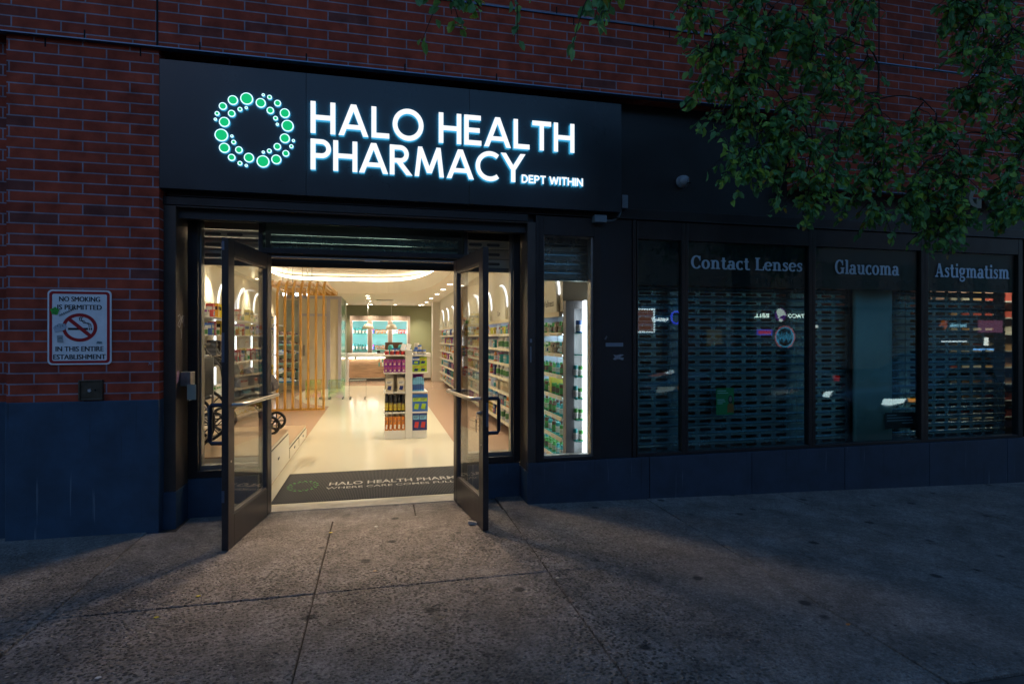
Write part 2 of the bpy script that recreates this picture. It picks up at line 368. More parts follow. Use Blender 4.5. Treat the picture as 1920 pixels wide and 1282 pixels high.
    st = ramp(noise(3.2, 10, .8), [(.40, (.45,)*3), (.55, (1,)*3)]); col = mix(.5, col, st, 'MULTIPLY'); gr = ramp(noise(75, 4, .8), [(.36, (.45,)*3), (.62, (1.35,)*3)]); col = mix(.8, col, gr, 'MULTIPLY')
    v4 = N('ShaderNodeTexVoronoi'); v4.inputs['Scale'].default_value = 40; L(g.outputs['Position'], v4.inputs['Vector'])
    fl = ramp(v4.outputs['Distance'], [(.05, (1,)*3), (.09, (0,)*3)]); fs = ramp(v4.outputs['Color'], [(.80, (0,)*3), (.86, (1,)*3)])
    col = mix(mix(1.0, fl, fs, 'MULTIPLY'), col, (.5, .48, .44))
    L(col, b.inputs['Base Color'])
    ro = N('ShaderNodeMapRange'); ro.inputs[3].default_value = .55; ro.inputs[4].default_value = .85; L(noise(5), ro.inputs[0]); L(ro.outputs[0], b.inputs['Roughness'])
    hgt = N('ShaderNodeMath'); hgt.operation = 'MULTIPLY'; L(peb, hgt.inputs[0]); L(mk, hgt.inputs[1])
    h2 = N('ShaderNodeMath'); h2.operation = 'MULTIPLY_ADD'; h2.inputs[1].default_value = .35; L(noise(120, 4), h2.inputs[0]); L(hgt.outputs[0], h2.inputs[2])
    bp = N('ShaderNodeBump'); bp.inputs['Strength'].default_value = 1; bp.inputs['Distance'].default_value = .018; L(h2.outputs[0], bp.inputs['Height']); L(bp.outputs[0], b.inputs['Normal'])
    MATS['worn_concrete'] = m; return m
BRICK = brick_mat(); PAVE = paving_mat()
SGLASS = glass('street_window_glass', (.76, .93, .95), 1.5, .012)
BLACK = mat('black_paint', (.013, .014, .017), .42, var=.25, scale=3, bump=.03, bscale=200)
FRAME = mat('black_anodised_frame', (.028, .025, .026), .34, .3, var=.2, scale=5)
DOORM = mat('brown_anodised_frame', (.048, .039, .038), .38, .35, var=.22, scale=7)
STONE = mat('blue_grey_stone', (.026, .060, .108), .62, var=.30, scale=4, bump=.08, bscale=120)
def streaks(m):
    t = m.node_tree; N = t.nodes.new; b = t.nodes['Principled BSDF']; src = b.inputs['Base Color'].links[0].from_socket
    g = N('ShaderNodeNewGeometry'); mp = N('ShaderNodeMapping'); mp.inputs['Scale'].default_value = (22, 22, .9); t.links.new(g.outputs['Position'], mp.inputs[0])
    n = N('ShaderNodeTexNoise'); n.inputs['Scale'].default_value = 1.3; n.inputs['Detail'].default_value = 6; t.links.new(mp.outputs[0], n.inputs['Vector'])
    for a, z, c in ((.66, .72, (.20,.25,.30,1)), (.36, .30, (.008,.014,.022,1))):
        r = N('ShaderNodeValToRGB'); lo = a < z; r.color_ramp.elements[0].position = min(a, z); r.color_ramp.elements[1].position = max(a, z)
        r.color_ramp.elements[0].color = (0,)*3+(1,) if lo else (.5,)*3+(1,); r.color_ramp.elements[1].color = (.45,)*3+(1,) if lo else (0,)*3+(1,)
        t.links.new(n.outputs[0], r.inputs[0]); x = N('ShaderNodeMixRGB'); x.inputs[2].default_value = c
        t.links.new(r.outputs[0], x.inputs[0]); t.links.new(src, x.inputs[1]); src = x.outputs[0]
    t.links.new(src, b.inputs['Base Color'])
streaks(STONE)
KICK = mat('charcoal_stone', (.026, .042, .070), .6, var=.30, scale=4, bump=.08, bscale=120); streaks(KICK)
STEEL = mat('brushed_steel', (.45, .44, .43), .3, 1.)
ALU = mat('dull_aluminium', (.32, .30, .28), .38, .9, var=.15, scale=14)
DKSTEEL = mat('dark_steel', (.10, .10, .105), .35, .9)
GAP = mat('dark_gap', (.004, .004, .005), .9)
WHITE = mat('white_paint', (.75, .74, .71), .5)
GLASS = glass('clear_glass', (.93, .95, .94))
DGLASS = glass('smoky_glass', (.76, .93, .95))

# ------------------------------------------------------------------ ground
def gz(x):                                   # the pavement falls away to the right
    return .02 - .0235*max(0, x-1.1) - (.004*min(0, x+1) if x < -1 else 0)
KERB = 1.8
def slab_mesh():
    mb = MB(); xs = [-9.9, -8.5, -7.15, -5.78, -4.4, -3.04, -1.68, -.36, 1.02, 2.38, 3.78, 5.15, 6.5, 7.9, 9.3, 10.7, 12.1, 13.5, 15, 16.4]
    ys = [KERB+.16, 3.40, 5.35]; g = .0042
    for i in range(len(xs)-1):
        for j in range(len(ys)-1):
            x0, x1, y0, y1 = xs[i]+g, xs[i+1]-g, ys[j]+g, ys[j+1]-g
            a, c = gz(x0), gz(x1); t = random.uniform(-.003, .003); q = random.uniform(-.003, .003)
            if j: y1 = 4.70 if -1.68 <= x0 < .9 else y1
            vs = [(x0,y0,a-.2),(x1,y0,c-.2),(x1,y1,c-.2),(x0,y1,a-.2),(x0,y0,a+t),(x1,y0,c+q),(x1,y1,c+t),(x0,y1,a+q)]
            mb.add(vs, [(0,3,2,1),(4,5,6,7),(0,1,5,4),(1,2,6,5),(2,3,7,6),(3,0,4,7)])
    mb.box(-1.49, .28, 4.712, 5.07, -.2, .014); mb.box(.292, 1.01, 4.712, 5.07, -.2, .012)
    return mb
tag(slab_mesh().build('pavement', PAVE, org=(0,0,0), bevel=.004), kind='structure')
mb = MB(); mb.add([(-9.9,KERB+.1,gz(-9.9)-.012),(-1,KERB+.1,.006),(1.1,KERB+.1,.006),(16.4,KERB+.1,gz(16.4)-.012),(16.4,5.19,gz(16.4)-.012),(1.1,5.19,.006),(-1,5.19,.006),(-9.9,5.19,gz(-9.9)-.012)], [(0,1,6,7),(1,2,5,6),(2,3,4,5)])
tag(mb.build('pavement_bed', mat('joint_dirt', (.050,.040,.032), .95, var=.6, scale=30)), kind='structure')
mb = MB()
for x0, x1 in ((-9.9,-6.5),(-6.5,-3.1),(-3.1,.3),(.3,3.7),(3.7,7.1),(7.1,10.5),(10.5,16.4)):
    mb.add([(x0+.004,KERB,-.5),(x1-.004,KERB,-.5),(x1-.004,KERB+.155,-.5),(x0+.004,KERB+.155,-.5),(x0+.004,KERB,gz(x0)-.004),(x1-.004,KERB,gz(x1)-.004),(x1-.004,KERB+.155,gz(x1)),(x0+.004,KERB+.155,gz(x0))],
           [(0,3,2,1),(4,5,6,7),(0,1,5,4),(1,2,6,5),(2,3,7,6),(3,0,4,7)])
tag(mb.build('kerb', mat('kerb_steel', (.09,.085,.08), .6, .3, var=.4, scale=10), bevel=.012), kind='structure')
mb = MB(); rx = [-300, -1, 1.1, 30, 300]; rz = [gz(min(30, x))-.15 for x in rx]; rz[0] = rz[1]
for ya, yb, dz in ((-300, KERB+.02, 0), (KERB+.02, 300, -.35)):
    for i in range(4): mb.add([(rx[i],ya,rz[i]+dz),(rx[i+1],ya,rz[i+1]+dz),(rx[i+1],yb,rz[i+1]+dz),(rx[i],yb,rz[i]+dz)], [(0,1,2,3)])
tag(mb.build('road', mat('asphalt', (.05,.05,.052), .8, var=.35, scale=3, bump=.4, bscale=90), org=(0,0,0)), kind='structure')

# ------------------------------------------------------------------ brick building
YB, YO, YD = 4.72, 4.84, 5.10           # brick face, black front, door line
XL, XR = -1.522, 1.262                  # the entrance recess
zH = P(300, 88, YB).z                   # underside of the brickwork over the shop sign
xp0, xp1 = PX(12, 4.75), PX(298, 4.75)
bld = thing('brick_building', (0, YB, 0), 'dark red brick building wall with blue-grey stone base around the shop', 'building')
mb = MB(); xe = PX(1500, YB)
mb.box(-10, 16, YB, YB+.30, zH, 9); mb.box(xe, 16, YB+.006, YB+.3, 2.92, zH-.001)
mb.build('wall', BRICK, bld)
mb = MB(); mb.box(xp0, xp1, 4.75, 5.3, .0, zH-.003); mb.build('brick_pier', BRICK, bld)
mb = MB(); mb.box(-10, xp0-.001, 4.83, 5.3, 0, zH-.003); mb.build('recessed_brick', BRICK, bld)
zs = P(150, 752, 4.75).z
mb = MB(); mb.box(xp0-.004, xp1+.003, 4.738, 5.28, -.3, zs); mb.box(-10, xp0-.005, 4.815, 4.84, -.3, zs); mb.build('stone_base', STONE, bld, bevel=.006)
mb = MB()
LEDGE = mat('blue_flashing', (.12,.20,.30), .35, .6)
for z, x0, x1 in ((P(1100,35,YB).z, -1.0, 3.05), (zH+.001, -10, xe), (P(1743,130,YB).z, 3.4, 16), (2.922, xe, 16)):
    mb.box(x0, x1, YB-.012, YB+.05, z-.008, z)
mb.build('steel_ledge', LEDGE, bld)
for px, z0, z1 in ((295, zH, 9), (1648, 3.66, 9)): mb = MB(); x = PX(px, YB); mb.box(x-.007, x+.007, YB-.0015, YB+.01, z0, z1); mb.build('expansion_joint', GAP, bld)
mb = MB()
zl = P(1100,35,YB).z
for i in range(12): x = -4 + i*.915; mb.box(x-.005, x+.005, YB-.0015, YB+.02, zl+.004, zl+.066); mb.box(x+.15, x+.16, YB-.0015, YB+.02, zl-.075, zl-.012)
for i in range(11): x = -3.6 + i*.76; mb.box(x-.005, x+.005, YB-.0015, YB+.02, zH+.004, zH+.066)
for i in range(4): x = -2.95 + i*.61; mb.box(x-.005, x+.005, 4.7485, 4.76, zH-.072, zH-.006)
mb.build('weep_holes', GAP, bld)['kind'] = 'stuff'
mb = MB(); mb.box(-10, 16, 21.9, 22.2, -.4, 9); mb.box(-10.2, -10, 4.8, 22.2, -.4, 9); mb.box(16, 16.2, 4.8, 22.2, -.4, 9); mb.box(-10, 16, 4.8, 22.2, 9, 9.2)
mb.build('rear_wall', mat('plain_masonry', (.16,.10,.09), .8, var=.2), bld)

# ------------------------------------------------------------------ the black shopfront
sf = thing('shopfront', (0, YO, 0), 'black metal shopfront with granite kick panels framing the open entrance', 'shopfront')
zg = P(1005, 868, 4.82).z                    # top of granite
zw0, zw1 = P(1195, 850, 4.86).z, P(1195, 448, 4.86).z
mb = MB()
mb.box(xp1+.004, 16, 4.90, 4.98, zw1+.02, zH-.004)                     # fascia
fz0, fz1 = P(1185, 432, YO).z, P(1185, 432, YO).z+.02
mb.build('fascia', BLACK, sf)
mb = MB()                                            # head mouldings over the entrance and the windows
zt = P(600, 400, YO).z
mb.box(XL-.10, XR+.002, YO-.01, YO+.055, zt+.012, zt+.075); mb.box(xp1+.03, 16, YO+.02, YO+.07, zt+.09, zt+.18)
mb.box(xp1+.03, 16, YO-.012, YO+.06, zt+.078, zt+.088)
mb.build('head_moulding', FRAME, sf, bevel=.003)
mb = MB()                                            # soffit and jamb linings of the recess
mb.box(XL, XR, YO, YD+.03, zt, zt+.011); mb.build('soffit', mat('recess_lining', (.07,.055,.045), .55, .2, var=.25, scale=6), sf)
zj = .29
for x0, x1 in ((XL-.085, XL), (XR, XR+.075)): mb = MB(); mb.box(x0, x1, YO, YD+.03, zj, zt+.011); mb.build('jamb', mat('jamb_lining', (.075,.060,.052), .42, .3, var=.2, scale=5), sf, bevel=.003)
mb = MB(); mb.box(XL-.16, XL-.09, YO+.035, YO+.06, .0, zt+.075); mb.build('filler_panel', GAP, sf)
xs = [XR-.004] + [PX(q, 4.82) for q in (1218, 1410, 1584, 1743, 1889)] + [9.6, 11.0, 12.5, 14, 16]
for i in range(len(xs)-1):
    mb = MB(); mb.box(xs[i]+.003, xs[i+1]-.003, 4.82, 4.90, -.6, zg); mb.build('granite_panel', KICK, sf, bevel=.003)
for x0, x1 in ((XL-.09, XL+.006), (XR-.006, XR-.005)):
    mb = MB(); mb.box(x0, max(x1, x0+.01), 4.822, YD+.02, -.3, zj-.002); mb.build('granite_panel', STONE, sf, bevel=.003)
mb = MB(); mb.box(XL+.008, -.99, YD-.012, YD+.06, -.3, .325); mb.build('granite_panel', STONE, sf, bevel=.003)
mb = MB(); mb.box(.775, XR-.01, YD-.012, YD+.06, -.3, .32); mb.build('granite_panel', STONE, sf, bevel=.003)
# blank black panel with cover strips between the small window and the big windows
mb = MB(); xa, xb = PX(1112, YO), PX(1195, YO)
mb.box(xa+.075, xb-.05, YO+.012, YO+.05, zg+.002, zt+.075); mb.build('blank_panel', BLACK, sf)
mb = MB()
for x in (XR+.075, xb-.045): mb.box(x, x+.032, YO-.004, YO+.06, zg+.002, zt+.075)
mb.build('cover_strip', FRAME, sf, bevel=.003)

def frame_rect(mb, x0, x1, z0, z1, wl, wr, wb, wt, y0, y1):
    """a frame: outer rect with given member widths"""
    mb.box(x0, x0+wl, y0, y1, z0, z1); mb.box(x1-wr, x1, y0, y1, z0, z1)
    mb.box(x0+wl, x1-wr, y0+.002, y1-.002, z0, z0+wb); mb.box(x0+wl, x1-wr, y0+.002, y1-.002, z1-wt, z1)
# sidelights and transom of the entrance
xdl, xdr = PX(487, YD), PX(875, YD)
FD = (YD-.02, YD+.09)
def sidelight(name, x0, x1, wl, wr, label):
    t = thing(name, ((x0+x1)/2, YD, .33), label, 'window')
    z0, z1 = .33, zt-.002
    mb = MB(); frame_rect(mb, x0, x1, z0, z1, wl, wr, .055, .02, *FD); mb.build('frame', FRAME, t, bevel=.003)
    a, b = x0+wl, x1-wr
    mb = MB(); frame_rect(mb, a+.001, b-.001, z0+.056, z1-.021, .012, .012, .03, .012, YD+.035, YD+.12); mb.build('glazing_bead', ALU, t)
    mb = MB(); mb.box(a+.013, b-.013, YD+.05, YD+.058, z0+.086, z1-.033); mb.build('pane', GLASS, t)
    return t
sidelight('sidelight', XL+.01, xdl-.001, PX(372, YD)-XL-.01, .004, 'narrow glazed sidelight left of the open doors showing a wheelchair')
sidelight('sidelight', xdr+.001, XR-.008, .004, XR-.008-PX(962, YD), 'narrow glazed sidelight right of the open doors with shelves behind')
tr = thing('transom', ((xdl+xdr)/2, YD, 2.15), 'black door frame with a glazed transom over the open doorway', 'door frame')
mb = MB(); frame_rect(mb, xdl, xdr, 2.165, zt-.003, .03, .03, .045, .02, YD-.045, YD+.09); mb.build('transom_frame', FRAME, tr, bevel=.003)
mb = MB(); mb.box(xdl+.031, xdr-.031, YD+.0, YD+.008, 2.211, zt-.024); mb.build('pane', DGLASS, tr)
for x0 in (xdl, xdr-.045): mb = MB(); mb.box(x0, x0+.045, YD-.03, YD+.09, .0, 2.164); mb.build('door_jamb', FRAME, tr, bevel=.003)
mb = MB(); mb.box(xdl+.046, xdr-.046, YD-.01, YD+.06, 2.135, 2.164); mb.build('header', FRAME, tr)
mb = MB(); mb.box(xdl+.046, xdr-.046, YD-.013, YD-.011, 2.137, 2.145); mb.box(-.13, .0, YD-.012, YD+.0, 2.124, 2.136); mb.build('strike_plate', STEEL, tr)
mb = MB(); mb.box(xdl+.046, xdr-.046, YD-.02, YD+.14, -.1, .017); mb.build('threshold', mat('worn_threshold', (.50,.45,.36), .45, .1, var=.25, scale=9), tr, bevel=.004)

# door leaves, swung out past ninety degrees
def leaf(hx, hy, ang, side, label):
    """built along -Y from the hinge, inner face towards side*X"""
    t = thing('glass_door', (hx, hy, 0), label, 'door')
    Wd, Z0, Z1, TH = .875, .026, 2.145, .045
    ax = Vector((0,-1,0)); inn = Vector((side,0,0))
    def bx(mb, a0, a1, z0, z1, d0, d1, mi=0):      # a along the leaf, d outward from the inner face (negative = into the leaf)
        xs_ = sorted((side*d0, side*d1)); mb.box(hx+xs_[0], hx+xs_[1], hy-a1, hy-a0, z0, z1, mi)
    mb = MB(); sw = .105
    bx(mb, 0, sw, Z0, Z1, 0, -TH); bx(mb, Wd-sw, Wd, Z0, Z1, 0, -TH)
    bx(mb, sw, Wd-sw, Z0, .245, -.001, -TH+.001); bx(mb, sw, Wd-sw, 2.035, Z1, -.001, -TH+.001)
    mb.build('door_frame', DOORM, t, bevel=.0035)
    mb = MB()
    for a0, a1, z0, z1 in ((sw, sw+.012, .257, 2.023), (Wd-sw-.012, Wd-sw, .257, 2.023), (sw, Wd-sw, .245, .257), (sw, Wd-sw, 2.023, 2.035)): bx(mb, a0+.0005, a1-.0005, z0, z1, -.006, -TH+.006)
    mb.build('glazing_bead', mat('grey_bead', (.12,.11,.11), .4, .5), t)
    mb = MB(); bx(mb, sw+.013, Wd-sw-.013, .258, 2.022, -.019, -.026); mb.build('pane', GLASS, t)
    mb = MB(); p = lambda a, d, z: Vector((hx+side*d, hy-a, z))
    mb.tube([p(.05,0,1.0), p(.05,.058,1.0), p(.07,.072,1.0), p(Wd-.13,.072,1.004), p(Wd-.085,.058,1.004), p(Wd-.065,-.002,1.004)], .0145, 10)
    mb.build('push_bar', mat('satin_steel_bar', (.42,.41,.40), .28, 1.), t, smooth=True)
    mb = MB(); mb.tube([p(Wd-.06,-TH,1.004), p(Wd-.06,-TH-.09,1.004), p(Wd-.06,-TH-.10,.99), p(Wd-.06,-TH-.10,.76), p(Wd-.06,-TH-.09,.742), p(Wd-.06,-TH,.742)], .0145, 10)
    mb.build('pull_handle', mat('dark_pull', (.05,.06,.09), .3, .9), t, smooth=True)
    mb = MB()
    for z in ((.35, .43), (1.3, 1.5), (2.06, 2.12)) if side > 0 else ((.80, .98),): mb.box(hx-side*.035-.009, hx-side*.035+.009+.0, hy-Wd-.0015, hy-Wd+.01, *z)
    mb.build('edge_plate', mat('steel_edge_plate', (.16,.20,.28), .35, .8), t)
    if side < 0:
        mb = MB(); mb.lathe([(.017,0),(.017,.012),(.011,.014),(.011,.03)], (hx, hy-Wd+.05, .90), 14, axis='x')
        for v in range(len(mb.v)): q = mb.v[v]; mb.v[v] = (2*hx-q[0], q[1], q[2])
        mb.build('lock_cylinder', STEEL, t, smooth=True)
    mb = MB(); mb.lathe([(.007,0),(.007,.003)], (hx+(side*0.001 if side > 0 else -.004), hy-Wd+.04, .62 if side > 0 else .66), 10, axis='x'); mb.build('screw_plug', STEEL, t)
    t.rotation_euler = (0, 0, ang)
    return t
lf = leaf(-.874, 5.065, -math.atan2(.124, .86), 1, 'left glass door leaf, swung outward, brown metal frame with steel push bar')
rf = leaf(.640, 5.065, math.atan2(.109, .86), -1, 'right glass door leaf, swung outward, with keys hanging in its lock')
def keys():
    a = math.atan2(.109, .86); b = Vector((.640, 5.065, 0)); R = Matrix.Rotation(a, 3, 'Z')
    q = lambda al, d, z: b + R @ Vector((-d, -al, z))
    t = thing('key_bunch', q(.825, .035, .8), 'bunch of dark keys hanging from the lock of the right door', 'keys')
    mb = MB(); c = q(.825, .034, .878); mb.tube([c+Vector((0, .014*math.cos(k*PI/6), .018*math.sin(k*PI/6))) for k in range(12)], .0016, 5, closed=True); mb.tube([q(.825,.028,.9), q(.825,.036,.9)], .004, 6); mb.build('key_ring', STEEL, t)
    for k, (dy, l) in enumerate(((-.008,.06),(.004,.075),(.013,.055))):
        mb = MB(); p = q(.825+dy, .036+.003*k, .855); mb.obox(p-EZ*.012, (.002,.011,.012), R); mb.obox(p-EZ*(.024+l/2), (.0015,.0045,l/2), R); mb.build('key', DKSTEEL, t)
keys()
mb = MB(); o = P(889, 981, 4.36); mb.prism([(-.045,0),(.045,0),(.045,.012),(-.045,.03)], (o.x, o.y, gz(o.x)+.003), EX, EZ, (0,.035,0)); tag(mb.build('door_wedge', mat('pale_wood', (.45,.42,.38), .7, var=.2), bevel=.002), 'pale wooden wedge on the pavement by the right door', 'doorstop')

mb = MB(); x = PX(1907, 4.86); mb.box(x+.121, 16, YO+.012, YO+.05, zg+.002, zt+.075); mb.build('blank_panel', BLACK, sf)
# rolling shutters rolled up behind the entrance glass
GATE = mat('galvanised_slats', (.30,.36,.35), .26, .75, var=.25, scale=6)
def shutter(name, x0, x1, z0, z1, y, label, holes=True, ph=0., m=None, pitch=.0835, group=None):
    mb = MB(); n = max(1, round((z1-z0)/pitch)); cw = .172; hw, hh = .064, .0132
    hole = [(-hw+hh + hh*math.cos(math.radians(a)), hh*math.sin(math.radians(a))) for a in (90,126,162,198,234,270)] + [(hw-hh + hh*math.cos(math.radians(a)), hh*math.sin(math.radians(a))) for a in (270,306,342,378,414,450)]
    for k in range(n):
        b = z0 + k*pitch; pr = [(0, 0), (-.010,.004), (-.013,.010), (-.008,.016), (-.001,.020)]; pt = [(-.001,.0635), (-.006,.068), (-.004,.078), (0,.0832)]
        for q in (pr, pt):
            vs = [(x, y+d, b+z) for d, z in q for x in (x0, x1)]; mb.add(vs, [(2*i, 2*i+1, 2*i+3, 2*i+2) for i in range(len(q)-1)])
        zc = b+.04175; h = .02175
        if not holes or (isinstance(holes, set) and k not in holes):
            mb.add([(x0,y-.001,zc-h),(x1,y-.001,zc-h),(x1,y-.001,zc+h),(x0,y-.001,zc+h)], [(0,1,2,3)]); continue
        x = x0 - ((ph + (k % 2)*.0) % cw)
        while x < x1 - 1e-4:
            a, c = max(x, x0), min(x+cw, x1); cx = x+cw/2
            if cx-hw < a or cx+hw > c:
                mb.add([(a,y-.001,zc-h),(c,y-.001,zc-h),(c,y-.001,zc+h),(a,y-.001,zc+h)], [(0,1,2,3)])
            else:
                out = [(a-cx, h) if i in (1,) else (a-cx, -h) if i == 4 else (c-cx, -h) if i == 7 else (c-cx, h) if i == 10 else
                       (hole[i][0], h) if i in (0, 11) else (hole[i][0], -h) if i in (5, 6) else (a-cx, hole[i][1]) if i in (2, 3) else (c-cx, hole[i][1]) for i in range(12)]
                vs = [(cx+p[0], y-.001, zc+p[1]) for p in hole] + [(cx+p[0], y-.001, zc+p[1]) for p in out]
                mb.add(vs, [(i, (i+1) % 12, 12+(i+1) % 12, 12+i) for i in range(12)])
            x += cw
    o = mb.build(name, m or GATE); s = o.modifiers.new('thickness', 'SOLIDIFY'); s.thickness = .0015; s.offset = 1
    return tag(o, label, 'roller shutter', group)
shutter('roller_shutter', XL+.05, xdl-.03, 2.13, 2.40, 5.32, 'rolled up slatted shutter above the left sidelight', pitch=.09, m=mat('slats_painted_lit', (.55,.54,.48), .4, .4))  # light on the sidelight slats is put into this paler shutter colour
shutter('roller_shutter', xdr+.03, XR-.05, 2.12, 2.40, 5.32, 'rolled up slatted shutter above the right sidelight', pitch=.09, m=MATS['slats_painted_lit'])
shutter('roller_shutter', xdl+.05, xdr-.05, 2.20, 2.40, 5.32, 'rolled up slatted shutter seen through the door transom', holes=False)
mb = MB(); mb.box(XL+.04, XR-.03, 5.30, 5.345, 2.085, 2.125); mb.box(XL+.04, XR-.03, 5.36, 5.40, 2.13, 3.0); tag(mb.build('shutter_bottom_rail', DKSTEEL, bevel=.003), 'dark bottom rail of the entrance shutter above the doorway', 'shutter rail')
# small lit window
xw0, xw1 = PX(1019, 4.86), PX(1113, 4.86)
t = thing('display_window', ((xw0+xw1)/2, 4.86, zw0), 'narrow lit display window with white shelves of green bottles behind', 'window')
mb = MB(); frame_rect(mb, XR+.108, xa+.074, zg+.002, zt+.073, xw0-XR-.108, xa+.074-xw1, zw0-zg, zt+.075-zw1, YO+.004, YO+.07); mb.build('frame', FRAME, t, bevel=.003)
mb = MB(); frame_rect(mb, xw0+.001, xw1-.001, zw0+.001, zw1-.001, .008, .022, .016, .006, 4.868, 4.95); mb.build('glazing_bead', ALU, t)
mb = MB(); mb.box(xw0+.009, xw1-.023, 4.872, 4.88, zw0+.017, zw1-.007); mb.build('pane', GLASS, t)
shutter('roller_shutter', xw0-.03, xw1+.03, 1.99, 2.42, 5.06, 'rolled up shutter over the narrow lit display window', holes=set())
# four shuttered windows
vx = [(1195,1277),(1289,1515),(1527,1725),(1738,1907)]
VAL = mat('black_window_film', (.006,.007,.009), .35)
words = [None, 'Contact Lenses', 'Glaucoma', 'Astigmatism']
wl = ['narrow shuttered shop window beside the blank black panel', 'wide shuttered window lettered Contact Lenses', 'shuttered window lettered Glaucoma with a pale panel behind', 'shuttered window lettered Astigmatism at the right end']
tx = [None, (1295,1505,503,479), (1565,1686,513,487), (1753,1893,519,493)]
zv = P(1290, 535, 4.86).z
LTR = mat('blue_grey_lettering', (.50,.66,.78), .6)
RDR = random.Random(3)
for i, (a, b) in enumerate(vx):
    x0, x1 = PX(a, 4.86), PX(b, 4.86)
    nl = (x0 - (PX(vx[i-1][1], 4.86) if i else xb-.012))/2; nr = ((PX(vx[i+1][0], 4.86) if i < 3 else x1+.12) - x1)/2
    t = thing('shop_window', ((x0+x1)/2, 4.86, zw0), wl[i], 'window')
    mb = MB(); frame_rect(mb, x0-nl+.001, x1+nr-.001, zg+.002, zt+.073, nl, nr, zw0-zg, zt+.075-zw1, YO+.004, YO+.075); mb.build('frame', FRAME, t, bevel=.003)
    mb = MB(); mb.box(x0+.002, x1-.002, 4.872, 4.88, zw0+.002, zw1-.002); mb.build('pane', SGLASS, t)
    vo = MB(); vo.box(x0+.004, x1-.004, 4.883, 4.886, zv, zw1-.003); vo = vo.build('window_film', VAL, t)
    mb = MB(); x = x0+.03                        # faint printed spectacles along the lower edge of the film
    while x < x1-.24:
        s_ = RDR.uniform(.8, 1.2); cz = zv+.06; r_ = .045*s_
        for dx in (0, 2.5*r_): mb.tube([(x+r_+dx+r_*1.05*math.cos(k*PI/8), 4.8825, cz+r_*RDR.uniform(.82,.9)*math.sin(k*PI/8)) for k in range(16)], .0018, 4, closed=True)
        mb.tube([(x+2*r_, 4.8825, cz+.01), (x+2.25*r_, 4.8825, cz+.02), (x+2.5*r_, 4.8825, cz+.01)], .0018, 4); x += RDR.uniform(.17, .24)
    if mb.v: mb.build('spectacles_print', mat('grey_print', (.022,.026,.032), .6), vo)
    if words[i]:
        l, r, yb, ytp = tx[i]; O = P(l, yb, 4.8695); top = P(l, ytp, 4.8695); ww = PX(r, 4.8695)-O.x
        run, wd = glyph_run(words[i], serif, .02, .42)
        k = ww/wd; hgt = top.z-O.z
        for ch, gx, st in run:
            mb = MB(); put_glyph(mb, st, gx, (O.x, 4.8695, O.z), EX*k, EZ*hgt, (0,-.0008,0), .00012); mb.build('letter', LTR, t)
    if i == 2:
        shutter('roller_shutter', x0-.06, PX(1590, 5.05), zw0-.05, zw1, 5.06, 'dark perforated shutter left of the pale panel under Glaucoma', ph=.05)
        shutter('roller_shutter', PX(1668, 5.05), PX(1698, 5.05), zw0-.05, zw1, 5.06, 'strip of perforated shutter right of the pale panel', ph=.10)
        mb = MB(); mb.box(PX(1590,5.05)+.005, PX(1600,5.05), 5.03, 5.10, zw0-.06, zw1); mb.box(PX(1661,5.05), PX(1668,5.05)-.005, 5.05, 5.10, zw0-.06, zw1); tag(mb.build('shutter_guide', DKSTEEL), 'upright dark steel guide rails beside the pale panel', 'guide rail')
    else:
        shutter('roller_shutter', x0-.06, [PX(1262,5.05), PX(1494,5.05), 0, PX(1885,5.05)][i], zw0-.05, zw1, 5.06,
                ['perforated steel shutter behind the narrow window by the blank panel', 'broad perforated shutter behind the Contact Lenses window', '', 'perforated shutter with lit goods behind, under Astigmatism'][i], ph=[.02,.06,0,.13][i])
# optical shop behind the shutters
OW = mat('dim_optical_wall', (.10,.035,.04), .8, var=.3)
mb = MB(); mb.box(2.32, 12, 8.0, 8.1, -.2, 3.4); mb.box(2.32, 12, 5.3, 8, 2.72, 2.8); tag(mb.build('wall', OW), kind='structure')
mb = MB(); mb.box(2.31, 12, 5.2, 8, -.12, -.08); tag(mb.build('floor', mat('dim_carpet', (.05,.04,.04), .9)), kind='structure')
mb = MB(); n = 14
R0 = P(1597, 540, 5.0); R1 = PX(1668, 5.0)
o = [(R0.x + (R1-R0.x)*k/n, 4.99 + .05*math.sin(PI*k/n)) for k in range(n+1)]
for k in range(n): mb.add([(o[k][0],o[k][1],zw0-.1),(o[k+1][0],o[k+1][1],zw0-.1),(o[k+1][0],o[k+1][1],zw1+.1),(o[k][0],o[k][1],zw1+.1)], [(0,1,2,3)])
ob = mb.build('curved_screen', mat('pale_panel', (.42,.48,.40), .6, var=.05), smooth=True); s_ = ob.modifiers.new('t', 'SOLIDIFY'); s_.thickness = .03
tag(ob, 'pale curved display panel standing between two shutters under Glaucoma', 'panel')
fx = PX(1840, 6.6)
t = thing('eyewear_display', (fx, 6.6, 0), 'lit eyewear shelves glowing warm through the rightmost shutter', 'display shelf')
mb = MB(); mb.box(fx-.75, fx+1.2, 6.75, 6.8, .1, 2.3); mb.build('back_panel', mat('lit_pink_panel', (.55,.30,.24), .6), t)
for k in range(8): mb = MB(); mb.box(fx-.75, fx+1.2, 6.45, 6.74, .3+.24*k, .315+.24*k); mb.build('shelf', WHITE, t)
for k in range(8):
    for j in range(9):
        mb = MB(); x = fx-.68+.2*j; mb.box(x, x+.15, 6.5, 6.6, .315+.24*k, .40+.24*k+RDR.uniform(0, .06)); mb.build('spectacle_case', [mat('case_red', (.45,.07,.05), .5), mat('case_tan', (.55,.30,.14), .5), mat('case_cream', (.7,.6,.5), .5)][RDR.randrange(3)], t)
la = bpy.data.lights.new('shelf_lamp', 'AREA'); la.energy = 11; la.shape = 'RECTANGLE'; la.size = 1.5; la.size_y = .1; la.color = (1,.72,.5)
